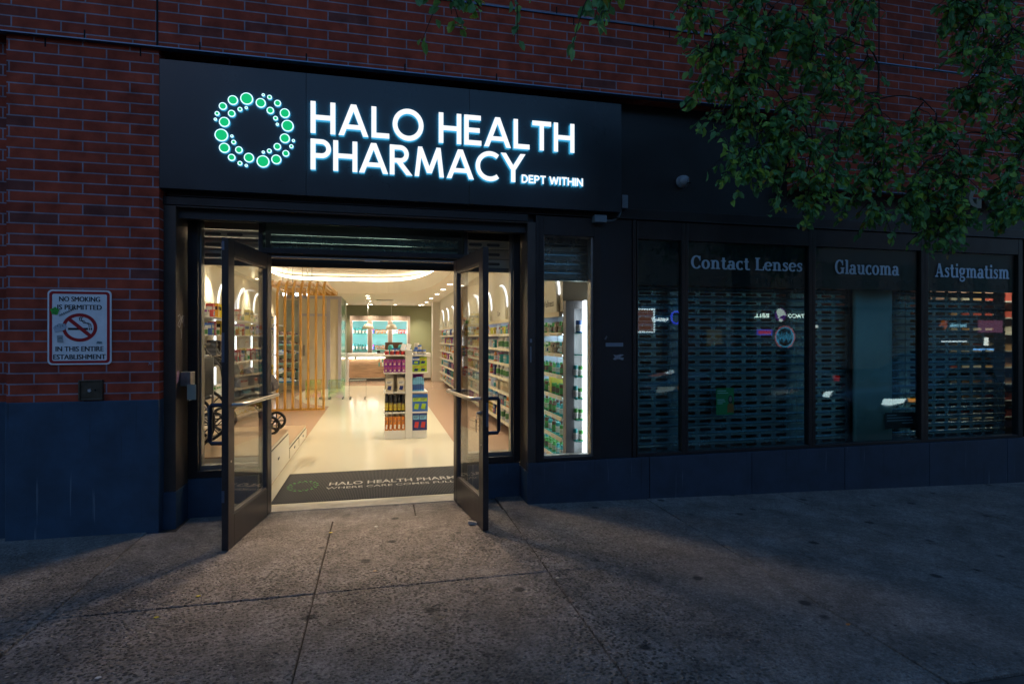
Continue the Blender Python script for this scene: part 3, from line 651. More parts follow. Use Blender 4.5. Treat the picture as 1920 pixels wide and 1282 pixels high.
lo = bpy.data.objects.new('shelf_lamp', la); C.objects.link(lo); lo.location = (fx+.55, 6.1, 2.55); lo.rotation_euler = (math.radians(30), 0, 0)
mb = MB(); mb.box(fx-.3, fx+1.3, 6.05, 6.15, 2.56, 2.60); lm = mb.build('shelf_lamp_housing', emat('dim_warm_tube', (1,.7,.5), 2.0), None); tag(lm, 'warm strip lamp over the eyewear shelves', 'lamp')
# posters behind the glass
def poster():
    a, b = P(1343, 778, 4.95), P(1376, 727, 4.95); wd, h = b.x-a.x, b.z-a.z
    t = thing('poster', (a.x+wd/2, 4.95, a.z), 'small green poster of a dark haired woman in orange behind the window', 'poster')
    mb = MB(); mb.box(a.x, b.x, 4.95, 4.953, a.z, b.z); mb.build('sheet', mat('poster_green', (.03,.28,.07), .5), t)
    q = lambda x, z: (a.x+wd*x, 4.9495, a.z+h*z)
    mb = MB(); mb.prism([(.62,.08),(1.0,.08),(.98,.36),(.86,.46),(.76,.46),(.64,.36)], (a.x, 4.9495, a.z), EX*wd, EZ*h, (0,-.0006,0), 0)
    mb.prism([(.80+.085*math.cos(k*PI/8), .58+.10*math.sin(k*PI/8)) for k in range(16)], (a.x, 4.9485, a.z), EX*wd, EZ*h, (0,-.0006,0), 1)
    mb.prism([(.80+.13*math.cos(k*PI/8), .57+.16*math.sin(k*PI/8)) for k in range(16)], (a.x, 4.9493, a.z), EX*wd, EZ*h, (0,-.0004,0), 2)
    mb.build('figure', [mat('poster_orange', (.6,.16,.03), .5), mat('poster_skin', (.45,.25,.17), .5), mat('poster_hair', (.02,.013,.01), .5)], t)
    mb = MB()
    for k, (l, z) in enumerate(((.5,.88),(.62,.80),(.40,.55),(.45,.48),(.3,.41))): mb.box(a.x+.06*wd, a.x+(.06+l)*wd, 4.949, 4.9496, a.z+h*z, a.z+h*(z+.035))
    mb.build('text_line', mat('poster_pale', (.55,.65,.5), .5), t)
poster()
a, b = P(1660, 795, 4.95), P(1717, 772, 4.95)
t = thing('notice', ((a.x+b.x)/2, 4.95, a.z), 'black notice with small white text low in the Glaucoma window', 'notice')
mb = MB(); mb.box(a.x, b.x, 4.95, 4.954, a.z-.05, b.z); mb.build('board', mat('notice_black', (.008,.008,.01), .4), t)
mb = MB()
for k, l in enumerate((.35,.9,.95,.4)): mb.box(a.x+.02+(.55*(b.x-a.x-.04) if k == 3 else 0), a.x+.02+(l if k < 3 else .95)*(b.x-a.x-.04), 4.9485, 4.9495, b.z-.03-.028*k, b.z-.022-.028*k)
mb.build('text_line', mat('notice_white', (.35,.36,.38), .5), t)
# ------------------------------------------------------------------ the illuminated sign
YS = 4.755
a, b = P(297, 352, YS), P(1165, 402, YS); ztop = P(300, 110, YS).z; zbot = a.z
sg = thing('shop_sign', ((a.x+b.x)/2, YS, zbot), 'long black illuminated sign with white lettering HALO HEALTH PHARMACY and green dots', 'sign')
xs1, xs2 = PX(574, YS), PX(880, YS)
SIGNM = mat('black_sign_panel', (.020,.024,.030), .30, var=.25, scale=1.6)
for x0, x1 in ((a.x, xs1), (xs1, xs2), (xs2, b.x)):
    mb = MB(); mb.box(x0+.0008, x1-.0008, YS, YS+.09, zbot, ztop); mb.build('panel', SIGNM, sg, bevel=.002)
mb = MB()
for px in (411, 662, 880, 1082): mb = MB(); x = PX(px, YS); mb.lathe([(.004,0),(.004,.006)], (x, YS+.03, zbot-.006), 8); mb.build('screw', STEEL, sg)
FACE = emat('lit_white_face', (.97, .98, 1), .52); SIDE = emat('lit_blue_edge', (.05,.45,.8), .5); HALO = emat('halo_back_light', (.08,.60,1.), 6.0)
def letters(word, pxl, pxr, ybl, ytl, gap, space, fat=1.0, thick=.014):
    O = P(pxl, ybl, YS); hgt = P(pxl, ytl, YS).z-O.z; ww = PX(pxr, YS)-O.x
    run, wd = glyph_run(word, sans, gap, space); k = ww/wd
    for ch, gx, st in run:
        st = [(p, (w_*fat if not isinstance(w_, list) else w_)) for p, w_ in st]
        mb = MB(); put_glyph(mb, st, gx, (O.x, YS-.014, O.z), EX*k, EZ*hgt, (0,-thick,0), .0009, 0)
        front = max(-v[1] for v in mb.v); n = 0
        o = mb.build('letter', [FACE, SIDE, HALO], sg)
        for p in o.data.polygons: p.material_index = 0 if p.normal.y < -.9 else 2 if p.normal.y > .9 else 1
letters('HALO HEALTH', 583, 1075, 251.5, 192, .105, .42)
letters('PHARMACY', 583, 982, 319.5, 262, .06, .4)
letters('DEPT WITHIN', 977, 1091, 344, 329, .10, .38, 1.25, .012)
GRN = emat('lit_green_face', (.004,.60,.20), .42); RIM = emat('lit_white_rim', (.62,.92,1.), .75)
dots = [(315,234,18),(370,228,23),(426,245,18),(436,213,5),(461,222,8),(493,246,12),(522,286,18),(464,275,13),(485,306,8),(492,330,5),(533,336,22),(522,386,18),(556,395,5),(548,418,7),(526,446,12),(492,419,13),(460,436,8),(436,441,5),(488,470,18),(435,478,23),(379,463,18),(368,494,5),(343,485,8),(310,462,13),(339,432,13),(318,401,8),(311,377,5),(281,424,19),(269,373,24),(281,321,19),(245,310,5),(252,287,8),(275,258,14),(310,287,13),(343,270,8),(368,264,5)]
for x, y, r in dots:
    c = P(290+x/2.1333, 80+y/2.1333, YS); e = P(290+x/2.1333, 80+(y-r-1)/2.1333, YS).z-c.z
    mb = MB(); mb.lathe([(e,0),(e,-.006)], (c.x, YS-.010, c.z), 24, 0, axis='y'); d = mb.build('dot', [RIM, SIDE, HALO], sg)
    for p in d.data.polygons: p.material_index = 0 if p.normal.y < -.9 else 2 if p.normal.y > .9 else 1
    ri = e-.0065-.02*e
    mb = MB(); mb.lathe([(ri,0),(ri,-.0030),(ri*.9,-.0055)], (c.x, YS-.0165, c.z), 24, 0, axis='y'); mb.build('dot_face', GRN, d)
# junction boxes, conduit, camera
GREYM = mat('grey_conduit_paint', (.16,.21,.24), .5, var=.15)
c1, c2 = P(1125, 411, 4.80), P(1172, 378, 4.80)
t = thing('junction_box', (c1.x, 4.84, c1.z), 'grey electrical junction boxes with a bent conduit at the sign corner', 'electrical box')
mb = MB(); mb.box(c1.x-.06, c1.x+.055, 4.77, 4.86, c1.z-.032, c1.z+.032); mb.build('box', GREYM, t, bevel=.004)
mb = MB(); mb.box(c2.x-.03, c2.x+.03, 4.80, 4.898, c2.z-.06, c2.z+.06); mb.build('box', GREYM, t, bevel=.004)
mb = MB(); pts = [(c1.x+.055, 4.85, c1.z)] + [(c1.x+.11+(c2.x-.02-c1.x-.11)*math.sin(k*PI/12), 4.85, c1.z+(c2.z-.06-c1.z)*(1-math.cos(k*PI/12))) for k in range(7)]
mb.tube(pts, .010, 8); mb.build('conduit', GREYM, t, smooth=True)
c = P(1285, 338, 4.83)
t = thing('dome_camera', (c.x, 4.9, c.z), 'small pale dome security camera on the black fascia', 'security camera')
mb = MB(); mb.lathe([(.058,0),(.058,-.03),(.054,-.036)], (c.x, 4.899, c.z), 20, axis='y'); mb.build('base', mat('camera_shell', (.30,.33,.37), .4), t, smooth=True)
mb = MB(); mb.sphere((c.x, 4.855, c.z), .052, 18); mb.build('dome', MATS['camera_shell'], t, smooth=True)
mb = MB(); mb.obox((c.x+.028, 4.815, c.z-.008), (.017,.017,.024), Matrix.Rotation(.6, 3, 'Z')); mb.build('lens_window', mat('camera_lens', (.01,.01,.012), .1), t, bevel=.006)

# ------------------------------------------------------------------ no smoking sign and small things on the pier
RED = mat('sign_red', (.42,.012,.018), .4); INK = mat('sign_ink', (.015,.014,.016), .5); SW = mat('sign_white', (.86,.86,.88), .4, var=.07, scale=12)
yP = 4.75
a, b = P(89, 684, yP-.012), P(209, 544, yP-.012)
c = Vector(((a.x+b.x)/2, yP-.012, (P(89,684,yP).z+P(89,543,yP).z)/2)); wd, h = b.x-a.x, P(89,543,yP).z-P(89,684,yP).z
ns = thing('no_smoking_sign', c, 'white and red no smoking sign screwed to the brick pier', 'sign')
Os = c.copy()
mb = MB(); mb.prism(rrect(wd, h, .03), Os, EX, EZ, (0,.006,0)); mb.build('plate', SW, ns)
mb = MB(); A, B = rrect(wd-.022, h-.022, .024), rrect(wd-.058, h-.058, .012); mb.ribbon(A, B, Os+Vector((0,-.0005,0)), EX, EZ, (0,-.0006,0), 0, True); mb.build('border', RED, ns)
for s_, z, ww in (('NO SMOKING', .355, .635), ('IS PERMITTED', .247, .69), ('IN THIS ENTIRE', -.31, .745), ('ESTABLISHMENT', -.417, .815)):
    mb = MB(); text(mb, s_, Os+Vector((0,-.001,z*h-.005)), EX, EZ, ww*wd, .068*h, align='c'); text(mb, s_, Os+Vector((.0014,-.0012,z*h-.005)), EX, EZ, ww*wd, .068*h, align='c'); text(mb, s_, Os+Vector((-.0014,-.0014,z*h-.005)), EX, EZ, ww*wd, .068*h, align='c'); mb.build('lettering', INK, ns)
R_ = .275*wd; cc = Os+Vector((.0, -.001, -.002*h))
mb = MB(); q = arc(0,0,R_,R_*.92,0,360,40)[:-1]; qi = arc(0,0,R_*.80,R_*.72,0,360,40)[:-1]; mb.ribbon(q, qi, cc, EX, EZ, (0,-.0006,0), 0, True)
L, R = strip([(-R_*.62,R_*.56),(R_*.62,-R_*.56)], R_*.22); mb.ribbon(L, R, cc+Vector((0,-.0009,0)), EX, EZ, (0,-.0005,0)); mb.build('prohibition_ring', RED, ns)
mb = MB(); u = R_
for x0, x1 in ((-.66*u,.47*u),(.52*u,.585*u),(.63*u,.70*u)): mb.box(cc.x+x0, cc.x+x1, cc.y-.0006, cc.y-.0001, cc.z-.16*u, cc.z-.02*u)
for dx, dz in ((0,0),(.11,-.0)):
    L, R = strip([((.54+dx)*u,.02*u),((.52+dx)*u,.2*u),((.40+dx)*u,.28*u),((.22+dx)*u,.30*u),((.15+dx)*u,.42*u),((.0+dx)*u,.46*u),((-.02+dx)*u,.62*u),((.08+dx)*u,.68*u)], .045*u); mb.ribbon(L, R, cc+Vector((0,-.0001-dx*.002,0)), EX, EZ, (0,-.0005,0))
mb.build('cigarette', INK, ns)
def blob(name, c, pts, m, label, cat='sticker', y=-.0025, lines=None):
    mb = MB(); mb.prism(pts, (c.x, c.y+y, c.z), EX, EZ, (0,-.0006,0), 0)
    if lines:
        for l in lines: L, R = strip(l, .0025); mb.ribbon(L, R, (c.x, c.y+y-.0008, c.z), EX, EZ, (0,-.0003,0), 1)
    return tag(mb.build(name, m), label, cat)
g = P(103, 583, yP-.014); rr = random.Random(5)
blob('sticker', g, [(.026*(1+.18*math.sin(5*t_))*math.cos(t_), .026*(1+.12*math.sin(5*t_+1))*math.sin(t_)) for t_ in [k*PI/16 for k in range(32)]], [mat('sticker_green', (.03,.40,.05), .45), INK], 'bright green blob sticker on the left edge of the no smoking sign',
     lines=[[(-.012,.006),(-.004,.014),(.006,.012)], [(-.010,-.008),(.004,-.014),(.012,-.006)]])
g = P(112, 614, yP-.014)
blob('sticker', g, [(-.04,.0),(.0,.03),(.035,.028),(.045,.005),(.03,-.018),(-.028,-.035)], [mat('sticker_pale', (.48,.53,.60), .5), mat('sticker_line', (.12,.15,.2), .5)], 'pale grey cloud sticker left of the prohibition ring',
     lines=[[(-.02+.016*k+.009*math.cos(t_), .006+.01*(k % 2)+.009*math.sin(t_)) for t_ in [j*PI/4 for j in range(7)]] for k in range(4)])
g = P(113, 635, yP-.014); blob('sticker', g, [(-.017,-.025),(.02,-.025),(.017,.026),(-.02,.024)], [mat('sticker_grey', (.33,.35,.37), .6), INK], 'small torn grey sticker in the lower left of the no smoking sign', lines=[[(-.01,.0),(.0,.006),(.012,.002)], [(-.008,.004),(.01,.006)]])
g = P(186, 642, yP-.014); blob('sticker', g, [(-.018,-.008),(.02,-.007),(.018,.007),(-.012,.009)], [mat('sticker_teal', (.18,.27,.30), .6), INK], 'small teal scrap of sticker in the lower right of the no smoking sign', lines=[[(-.012,0),(-.004,.004),(.002,-.003),(.012,.002)]])
g = P(122, 590, yP-.014); mb = MB()
for k in range(9):
    x = -.035+.011*k; L, R = strip([(x, -.014+.006*k),(x+.004,.004+.006*k),(x+.007,-.006+.006*k),(x+.012,.0+.006*k)], .0028); mb.ribbon(L, R, (g.x, g.y-.0022-.0002*(k % 2), g.z), EX, EZ, (0,-.0003,0))
tag(mb.build('graffiti_tag', INK), 'thin black marker scribble across the no smoking sign', 'graffiti')
c = P(172, 731, yP)
t = thing('utility_box', (c.x, yP, c.z-.08), 'small bronze metal cover plate set in the brick pier', 'cover plate')
BRZ = mat('dark_bronze', (.10,.085,.065), .45, .7, var=.3, scale=20)
h_ = P(172,712,yP).z-c.z
mb = MB(); frame_rect(mb, c.x-h_*1.05, c.x+h_*1.05, c.z-h_, c.z+h_, .012, .012, .012, .012, yP-.022, yP+.01); mb.build('frame', BRZ, t, bevel=.003)
mb = MB(); mb.box(c.x-h_*1.05+.0125, c.x+h_*1.05-.0125, yP-.014, yP+.01, c.z-h_+.0125, c.z+h_-.0125); mb.build('cover', BRZ, t)
mb = MB(); mb.lathe([(.007,0),(.007,-.004)], (c.x+.03, yP-.014, c.z), 10, axis='y'); mb.build('keyhole', GAP, t)
mb = MB(); mb.prism([(-.012,-.01),(.0,-.014),(.012,-.004),(.004,.002),(.008,.012),(-.004,.006),(-.011,.008)], (c.x-.008, yP-.0145, c.z), EX, EZ, (0,-.0006,0)); tag(mb.build('sticker', mat('paint_fleck', (.45,.47,.5), .6)), 'white paint fleck on the bronze cover plate', 'paint mark')
SCR = mat('scratched_paint', (.34,.36,.40), .6)
def scribble(name, pl, px, py, Y, sc, m, label, w_=.004, axis=EX, nrm=(0,-.0004,0)):
    o = P(px, py, Y); mb = MB()
    for k, l in enumerate(pl): L, R = strip([(x*sc, y*sc) for x, y in l], w_); mb.ribbon(L, R, o+Vector(nrm)*(4+.6*k), axis, EZ, nrm)
    return tag(mb.build(name, m), label, 'graffiti')
scribble('graffiti_tag', [[(-1,.8),(0,.1),(.6,-.2),(1.2,0)], [(-.6,-.9),(0,.1),(.2,.9)], [(-.1,0),(.7,-.6)]], 281, 681, yP, .014, SCR, 'tiny white scratch tag on the brick pier edge', .003)
xj = XL+.0008; cj = [(-.9,.7),(-.3,1),(0,.5),(-.6,.0),(-.9,-.4),(-.4,-.7),(-.1,-.2),(.2,.6),(.5,.9),(.7,.3),(.4,-.1),(.2,.3),(.6,.8),(1.0,.9),(.9,.2),(1.1,-.6)]
o = Vector((xj, 4.95, P(338, 604, 4.95).z)); mb = MB(); L, R = strip([(x*.075, y*.06) for x, y in cj], .006); mb.ribbon(L, R, o, EY, EZ, (.0006,0,0)); L, R = strip([(.0,-.05),(.02,-.10),(.01,-.13)], .005); mb.ribbon(L, R, o+Vector((.0004,0,0)), EY, EZ, (.0006,0,0)); tag(mb.build('graffiti_tag', mat('tag_white', (.42,.43,.46), .6)), 'white graffiti tag scrawled on the left jamb of the entrance', 'graffiti')
# intercom and card on the left jamb
c = P(352, 710, 4.98); t = thing('card_reader', (XL, 4.98, c.z), 'steel entry box with a paper card on the left jamb', 'entry box')
mb = MB(); mb.box(XL+.001, XL+.075, 4.93, 5.05, c.z-.055, c.z+.055); mb.build('box', mat('scuffed_steel', (.22,.22,.23), .4, .9, var=.3, scale=20), t, bevel=.004)
mb = MB(); mb.box(XL+.06, XL+.063, 4.94, 5.03, c.z-.17, c.z-.05); mb.obox((XL+.085, 4.925, c.z-.10), (.032,.0015,.06), Matrix.Identity(3)); mb.build('card', mat('paper_card', (.30,.33,.28), .7), t)
c = P(336, 707, 4.88); mb = MB(); mb.prism([(-.03,-.05),(.035,-.03),(.03,.05),(-.02,.045)], (XL+.001, c.y, c.z), EY, EZ, (.0006,0,0)); tag(mb.build('sticker', mat('sticker_purple', (.22,.14,.25), .5, var=.6, scale=60)), 'torn purple sticker beside the steel entry box', 'sticker')
c = P(992, 660, YO); mb = MB(); mb.prism(rrect(.02,.035,.008), (XR+.03, YO-.001, c.z+.1), EX, EZ, (0,-.0006,0)); mb.box(XR+.024, XR+.034, YO-.0016, YO-.001, c.z-.09, c.z+.05); tag(mb.build('sticker', mat('decal_grey', (.25,.26,.28), .6)), 'slim upright grey decal on the right entrance post', 'sticker')
c = P(1152, 646, YO+.011); mb = MB(); mb.box(c.x-.085, c.x+.085, YO+.009, YO+.0115, c.z-.017, c.z+.017); tag(mb.build('sticker', mat('decal_blue', (.20,.24,.29), .6)), 'plain pale blue strip sticker on the blank black panel', 'sticker')
c = P(1159, 669, YO+.011); mb = MB(); mb.prism([(-.05,-.02),(-.03,-.028),(.0,-.018),(.05,-.03),(.056,-.008),(.02,.0),(.058,.02),(.03,.024),(-.02,.016),(-.048,.022),(-.03,.0)], (c.x, YO+.0115, c.z), EX, EZ, (0,-.0006,0)); tag(mb.build('sticker', mat('decal_torn', (.26,.28,.31), .6, var=.4, scale=60)), 'torn white sticker remains on the blank black panel', 'sticker')
c = P(1136, 633, YO+.011); mb = MB(); mb.prism([(-.016,-.012),(.0,-.02),(.016,.008),(.006,.02)], (c.x, YO+.0115, c.z), EX, EZ, (0,-.0006,0)); tag(mb.build('sticker', mat('decal_dim', (.12,.13,.14), .6)), 'tiny dim sticker scrap above the blue strip', 'sticker')
# letters of the neighbouring sign half hidden by leaves
c = P(1828, 374, YB); h_ = P(1828,356,YB).z-P(1828,392,YB).z
t = thing('neighbour_sign', (c.x, YB, c.z), 'cream raised letters of a sign half hidden behind the leaves', 'sign')
CRM = mat('cream_letter', (.20,.19,.13), .6)
mb = MB(); x = PX(1815, YB); L, R = strip(arc(h_*.30,h_*.5,h_*.36,h_*.42,75,285,16), h_*.24); mb.ribbon(L, R, (x, YB-.001, c.z-h_/2), EX, EZ, (0,-.04,0)); mb.box(x+h_*.3, x+h_*.62, YB-.042, YB-.002, c.z-h_/2, c.z); mb.build('letter', CRM, t)
mb = MB(); x = PX(1846, YB); q = arc(h_*.5,h_*.5,h_*.52,h_*.52,0,360,28)[:-1]; qi = arc(h_*.5,h_*.5,h_*.28,h_*.28,0,360,28)[:-1]; mb.ribbon(q, qi, (x, YB-.001, c.z-h_/2), EX, EZ, (0,-.04,0), 0, True); mb.build('letter', CRM, t)
# ------------------------------------------------------------------ pharmacy interior: shell
IX0, IX1, IYB = -2.62, 2.2, 21.5
CL, CH = 2.63, 3.12
FLW = mat('cream_vinyl', (.72,.65,.48), .13, bump=.02, bscale=3); FLP = mat('tan_vinyl', (.48,.31,.21), .18, bump=.02, bscale=3)
WALLM = mat('warm_white_wall', (.72,.67,.56), .6, var=.03, scale=2)
mb = MB()
n = 16
mb.box(-1.04, 1.0, 5.2, 12.6, -.08, .012, 0); mb.box(1.0, IX1, 5.2, IYB, -.08, .012, 1); mb.box(IX0, -1.04, 5.2, 12.6, -.08, .012, 1)
q = [(1.0, 12.6)] + [(1.0, 17.3)] + [(1.0-3.0*math.sin(k*PI/2/n)*1.0, 17.3+.45*math.sin(k*PI/n)) for k in range(1, n+1)] + [(-2.0, 14.6), (-1.6, 13.3), (-1.04, 12.6)]
mb.prism(q, (0,0,-.08), EX, EY, (0,0,.092), 0)
mb.box(IX0, 1.0, 12.6, IYB, -.082, .008, 1)
tag(mb.build('floor', [FLW, FLP], org=(0,0,0)), kind='structure')
mb = MB()
mb.box(IX0-.1, IX0, 5.42, IYB, -.08, 3.5); mb.box(IX1, IX1+.1, 5.2, IYB, -.08, 3.5)
mb.box(IX0-.1, XL-.1, 5.2, 5.3, -.08, 3.5); mb.box(XR+.04, XR+.10, YD+.1, 5.5, -.08, 3.5); mb.box(IX0, IX1+.1, 5.42, 5.5, 2.42, 3.5)
tag(mb.build('wall', WALLM), kind='structure')
mb = MB(); mb.box(IX0, IX1, IYB, IYB+.1, -.08, 3.2); tag(mb.build('wall', mat('sage_wall', (.22,.23,.125), .6, var=.03, scale=2)), kind='structure')
# ceiling: a lower soffit with an oval tray and a lit cove
TX, TY, TA, TB = -.5, 10.5, 1.75, 5.2; N = 72
def oval(k, off=0):
    t_ = 2*PI*k/N; c, s_ = math.cos(t_), math.sin(t_); e = 2/3.0 if c > 0 else 2/7.0; A_ = TA if c > 0 else 1.95      # squarer on the left
    return (TX+(A_+off)*math.copysign(abs(c)**e, c), TY+(TB+off)*math.copysign(abs(s_)**e, s_))
CEIL = mat('ceiling_white', (.70,.655,.55), .7, var=.02, scale=1)
mb = MB(); vs = []; X0, X1, Y0, Y1 = IX0, IX1, 5.42, IYB
for k in range(N):
    x, y = oval(k); dx, dy = x-TX, y-TY; s_ = min([(X1-TX)/dx if dx > 1e-6 else (X0-TX)/dx if dx < -1e-6 else 1e9, (Y1-TY)/dy if dy > 1e-6 else (Y0-TY)/dy if dy < -1e-6 else 1e9])
    vs.append((x, y, CL)); vs.append((TX+dx*s_, TY+dy*s_, CL)); vs.append((x, y, CL+.33))
for cx, cy_ in ((X0,Y0),(X1,Y0),(X0,Y1),(X1,Y1)): vs.append((cx, cy_, CL))
fs = []
for k in range(N):
    a, b = 3*k, 3*((k+1) % N); fs += [(a, b, b+2, a+2)]
    o1, o2 = vs[a+1], vs[b+1]
    if abs(o1[0]-o2[0]) > 1e-4 and abs(o1[1]-o2[1]) > 1e-4:
        ci = 3*N + (0 if o1[0] < TX and o1[1] < TY else 1 if o1[1] < TY and o1[0] > TX else 2 if o1[0] < TX else 3)
        cc_ = [(X0,Y0),(X1,Y0),(X0,Y1),(X1,Y1)][ci-3*N]
        fs += [(a, a+1, ci, b+1, b)]
    else: fs += [(a, a+1, b+1, b)]
mb.add(vs, fs); mb.box(IX0, IX1, 5.42, IYB, CH, CH+.1)
tag(mb.build('ceiling', CEIL, org=(0,0,0)), kind='structure')
mb = MB(); A = [oval(k, .14) for k in range(N)]; B = [oval(k, .10) for k in range(N)]
mb.ribbon(A, B, (0,0,CL+.332), EX, EY, (0,0,.085), 0, True); tag(mb.build('cove_light', emat('cove_led', (1,.88,.66), 5.0)), 'glowing strip light hidden in the oval ceiling cove', 'cove light')
# recessed ceiling lights
LD = emat('downlight_lens', (1,.90,.72), 14.0)
def downlight(x, y, z, label, group, first=[None], e=62, tilt=0.):
    if first[0] is None:
        t = thing('ceiling_light', (x, y, z), label, 'ceiling light', group)
        mb = MB(); A = arc(0,0,.078,.078,0,360,20)[:-1]; B = arc(0,0,.058,.058,0,360,20)[:-1]; mb.ribbon(A, B, (x,y,z), EX, EY, (0,0,-.006), 0, True); mb.build('trim', WHITE, t)
        mb = MB(); mb.lathe([(.058,-.001),(.058,-.004)], (x,y,z), 20); mb.build('lens', LD, t)
        l = bpy.data.lights.new('spot', 'SPOT'); l.energy = e; l.spot_size = math.radians(112); l.spot_blend = 1.0; l.shadow_soft_size = .05; l.color = (1,.87,.68)
        lo = bpy.data.objects.new('downlight_lamp', l); C.objects.link(lo); lo.parent = t; lo.location = (0,0,-.03); lo.rotation_euler = (0, math.radians(tilt), 0)
        first[0] = t; return t
    return dup(first[0], (x,y,z), 0, label, group)
rrow = [None]
for y in (6.9, 8.3, 9.7, 11.1, 12.5, 13.9, 15.4, 17.2, 19.0, 20.7): downlight(1.50, y, CL, 'round recessed light in the long row above the right hand shelves', 'row of lights above the right shelves', rrow, 66, 24)
for x, lb in ((-1.5, 'added unseen tilted light inside the left sidelight'), (-.55, 'added unseen tilted light inside the doorway, left of its centre'), (.35, 'added unseen tilted light inside the doorway, right of its centre'), (1.35, 'added unseen tilted light inside the right sidelight')):  # unseen spots added to throw warm light out onto the pavement
    t = thing('ceiling_light', (x, 5.95, CL), lb, 'ceiling light', 'added unseen tilted lights inside the entrance')
    mb = MB(); A = arc(0,0,.078,.078,0,360,20)[:-1]; B = arc(0,0,.058,.058,0,360,20)[:-1]; mb.ribbon(A, B, (x,5.95,CL), EX, EY, (0,0,-.006), 0, True); mb.build('trim', WHITE, t)
    mb = MB(); mb.lathe([(.058,-.001),(.058,-.004)], (x,5.95,CL), 20); mb.build('lens', LD, t)
    l = bpy.data.lights.new('spot', 'SPOT'); l.energy = {-1.5: 6, -.55: 104, .35: 104, 1.35: 7}[x]; l.spot_size = math.radians(100); l.spot_blend = .6; l.shadow_soft_size = .16; l.color = (1,.72,.46)
    lo = bpy.data.objects.new('downlight_lamp', l); C.objects.link(lo); lo.parent = t; lo.location = (0,-.02,-.03); lo.rotation_euler = (math.radians(-64), 0, 0)
for x, y, lb in ((-.37, 9.0, 'nearer of the two bright lights in the oval tray ceiling'), (-.37, 10.7, 'farther of the two bright lights in the oval tray ceiling')): downlight(x, y, CH, lb, 'lights in the oval tray')
for y in (16.5, 17.6, 18.9): downlight(-.33, y, CL, 'one of three lights in a line behind the oval tray', 'line of lights behind the tray')
for x in (-1.15, -.3, .55, 1.42): downlight(x, 20.9, CL, 'one of the lights washing the green back wall', 'lights along the back wall')
for x, y in ((-1.9, 6.9), (-2.35, 9.6), (-2.35, 12.2), (-2.2, 14.8)): downlight(x, y, CL, 'light over the left hand wall shelves', 'lights along the left wall')
def vent(x, y, z, label):
    t = thing('ceiling_vent', (x, y, z), label, 'air vent')
    mb = MB(); frame_rect2(mb, x, y, z); mb.build('frame', WHITE, t)
    mb = MB()
    for k in range(5): mb.box(x-.24, x+.24, y-.10+.05*k-.004, y-.10+.05*k+.004, z-.02, z-.004)
    mb.build('louvre', mat('vent_grey', (.35,.33,.3), .5), t)
def frame_rect2(mb, x, y, z):
    for a, b, c_, d in ((-.3,.3,-.17,-.14),(-.3,.3,.14,.17),(-.3,-.25,-.14,.14),(.25,.3,-.14,.14)): mb.box(x+a, x+b, y+c_, y+d, z-.012, z)
vent(-1.25, 8.9, CH, 'square air vent at the left of the tray ceiling'); vent(.62, 9.2, CH, 'air vent at the right of the tray ceiling'); vent(.15, 18.2, CL, 'air vent in the far lower ceiling')
# partition with door and green glass return
LAV = mat('lavender_trim', (.42,.40,.46), .4); PAN = mat('pale_panel_wall', (.62,.55,.40), .5, var=.04)
YP_ = 16.9
t = thing('partition', (-1.8, YP_, 0), 'pale partition with a framed door and green glass return at the back left', 'partition')
mb = MB(); mb.box(IX0+.001, -1.10, YP_+.04, YP_+.12, .01, CL-.001); mb.build('panel', PAN, t)
mb = MB()
for px in (562, 616, 637): x = PX(px, YP_); mb.box(x-.045, x+.045, YP_, YP_+.039, .01, CL-.002)
xa_, xb_ = PX(562,YP_)+.046, PX(616,YP_)-.046
mb.box(xa_, xb_, YP_+.002, YP_+.038, 2.06, 2.13); mb.box(IX0+.01, PX(637,YP_)-.046, YP_+.003, YP_+.037, CL-.08, CL-.003); mb.build('trim', LAV, t)
mb = MB(); mb.box(xa_+.01, xb_-.01, YP_+.012, YP_+.039, .02, 2.05); dr = mb.build('door', mat('cream_door', (.60,.52,.40), .45), t)
mb = MB(); mb.tube([(xa_+.07, YP_-.03, .95), (xa_+.07, YP_-.03, 1.25)], .012, 8); mb.tube([(xa_+.07, YP_-.03, 1.0), (xa_+.07, YP_+.013, 1.0)], .008, 6); mb.tube([(xa_+.07, YP_-.03, 1.2), (xa_+.07, YP_+.013, 1.2)], .008, 6); mb.build('handle', DKSTEEL, dr)
mb = MB(); mb.box(PX(534,YP_), PX(560,YP_)-.02, YP_+.028, YP_+.039, .12, 2.5); mb.build('frosted_panel', mat('frosted_grey', (.40,.44,.38), .3, var=.3, scale=1.2), t)
mb = MB(); mb.box(-1.099, -1.065, YP_+.05, 18.95, .01, CL-.001); mb.build('glass_return', mat('green_glass_panel', (.16,.36,.25), .18), t)
mb = MB(); mb.box(-1.12, -1.04, 18.95, 19.05, .01, CL-.001); mb.build('end_post', mat('post_white', (.66,.64,.62), .5), t)
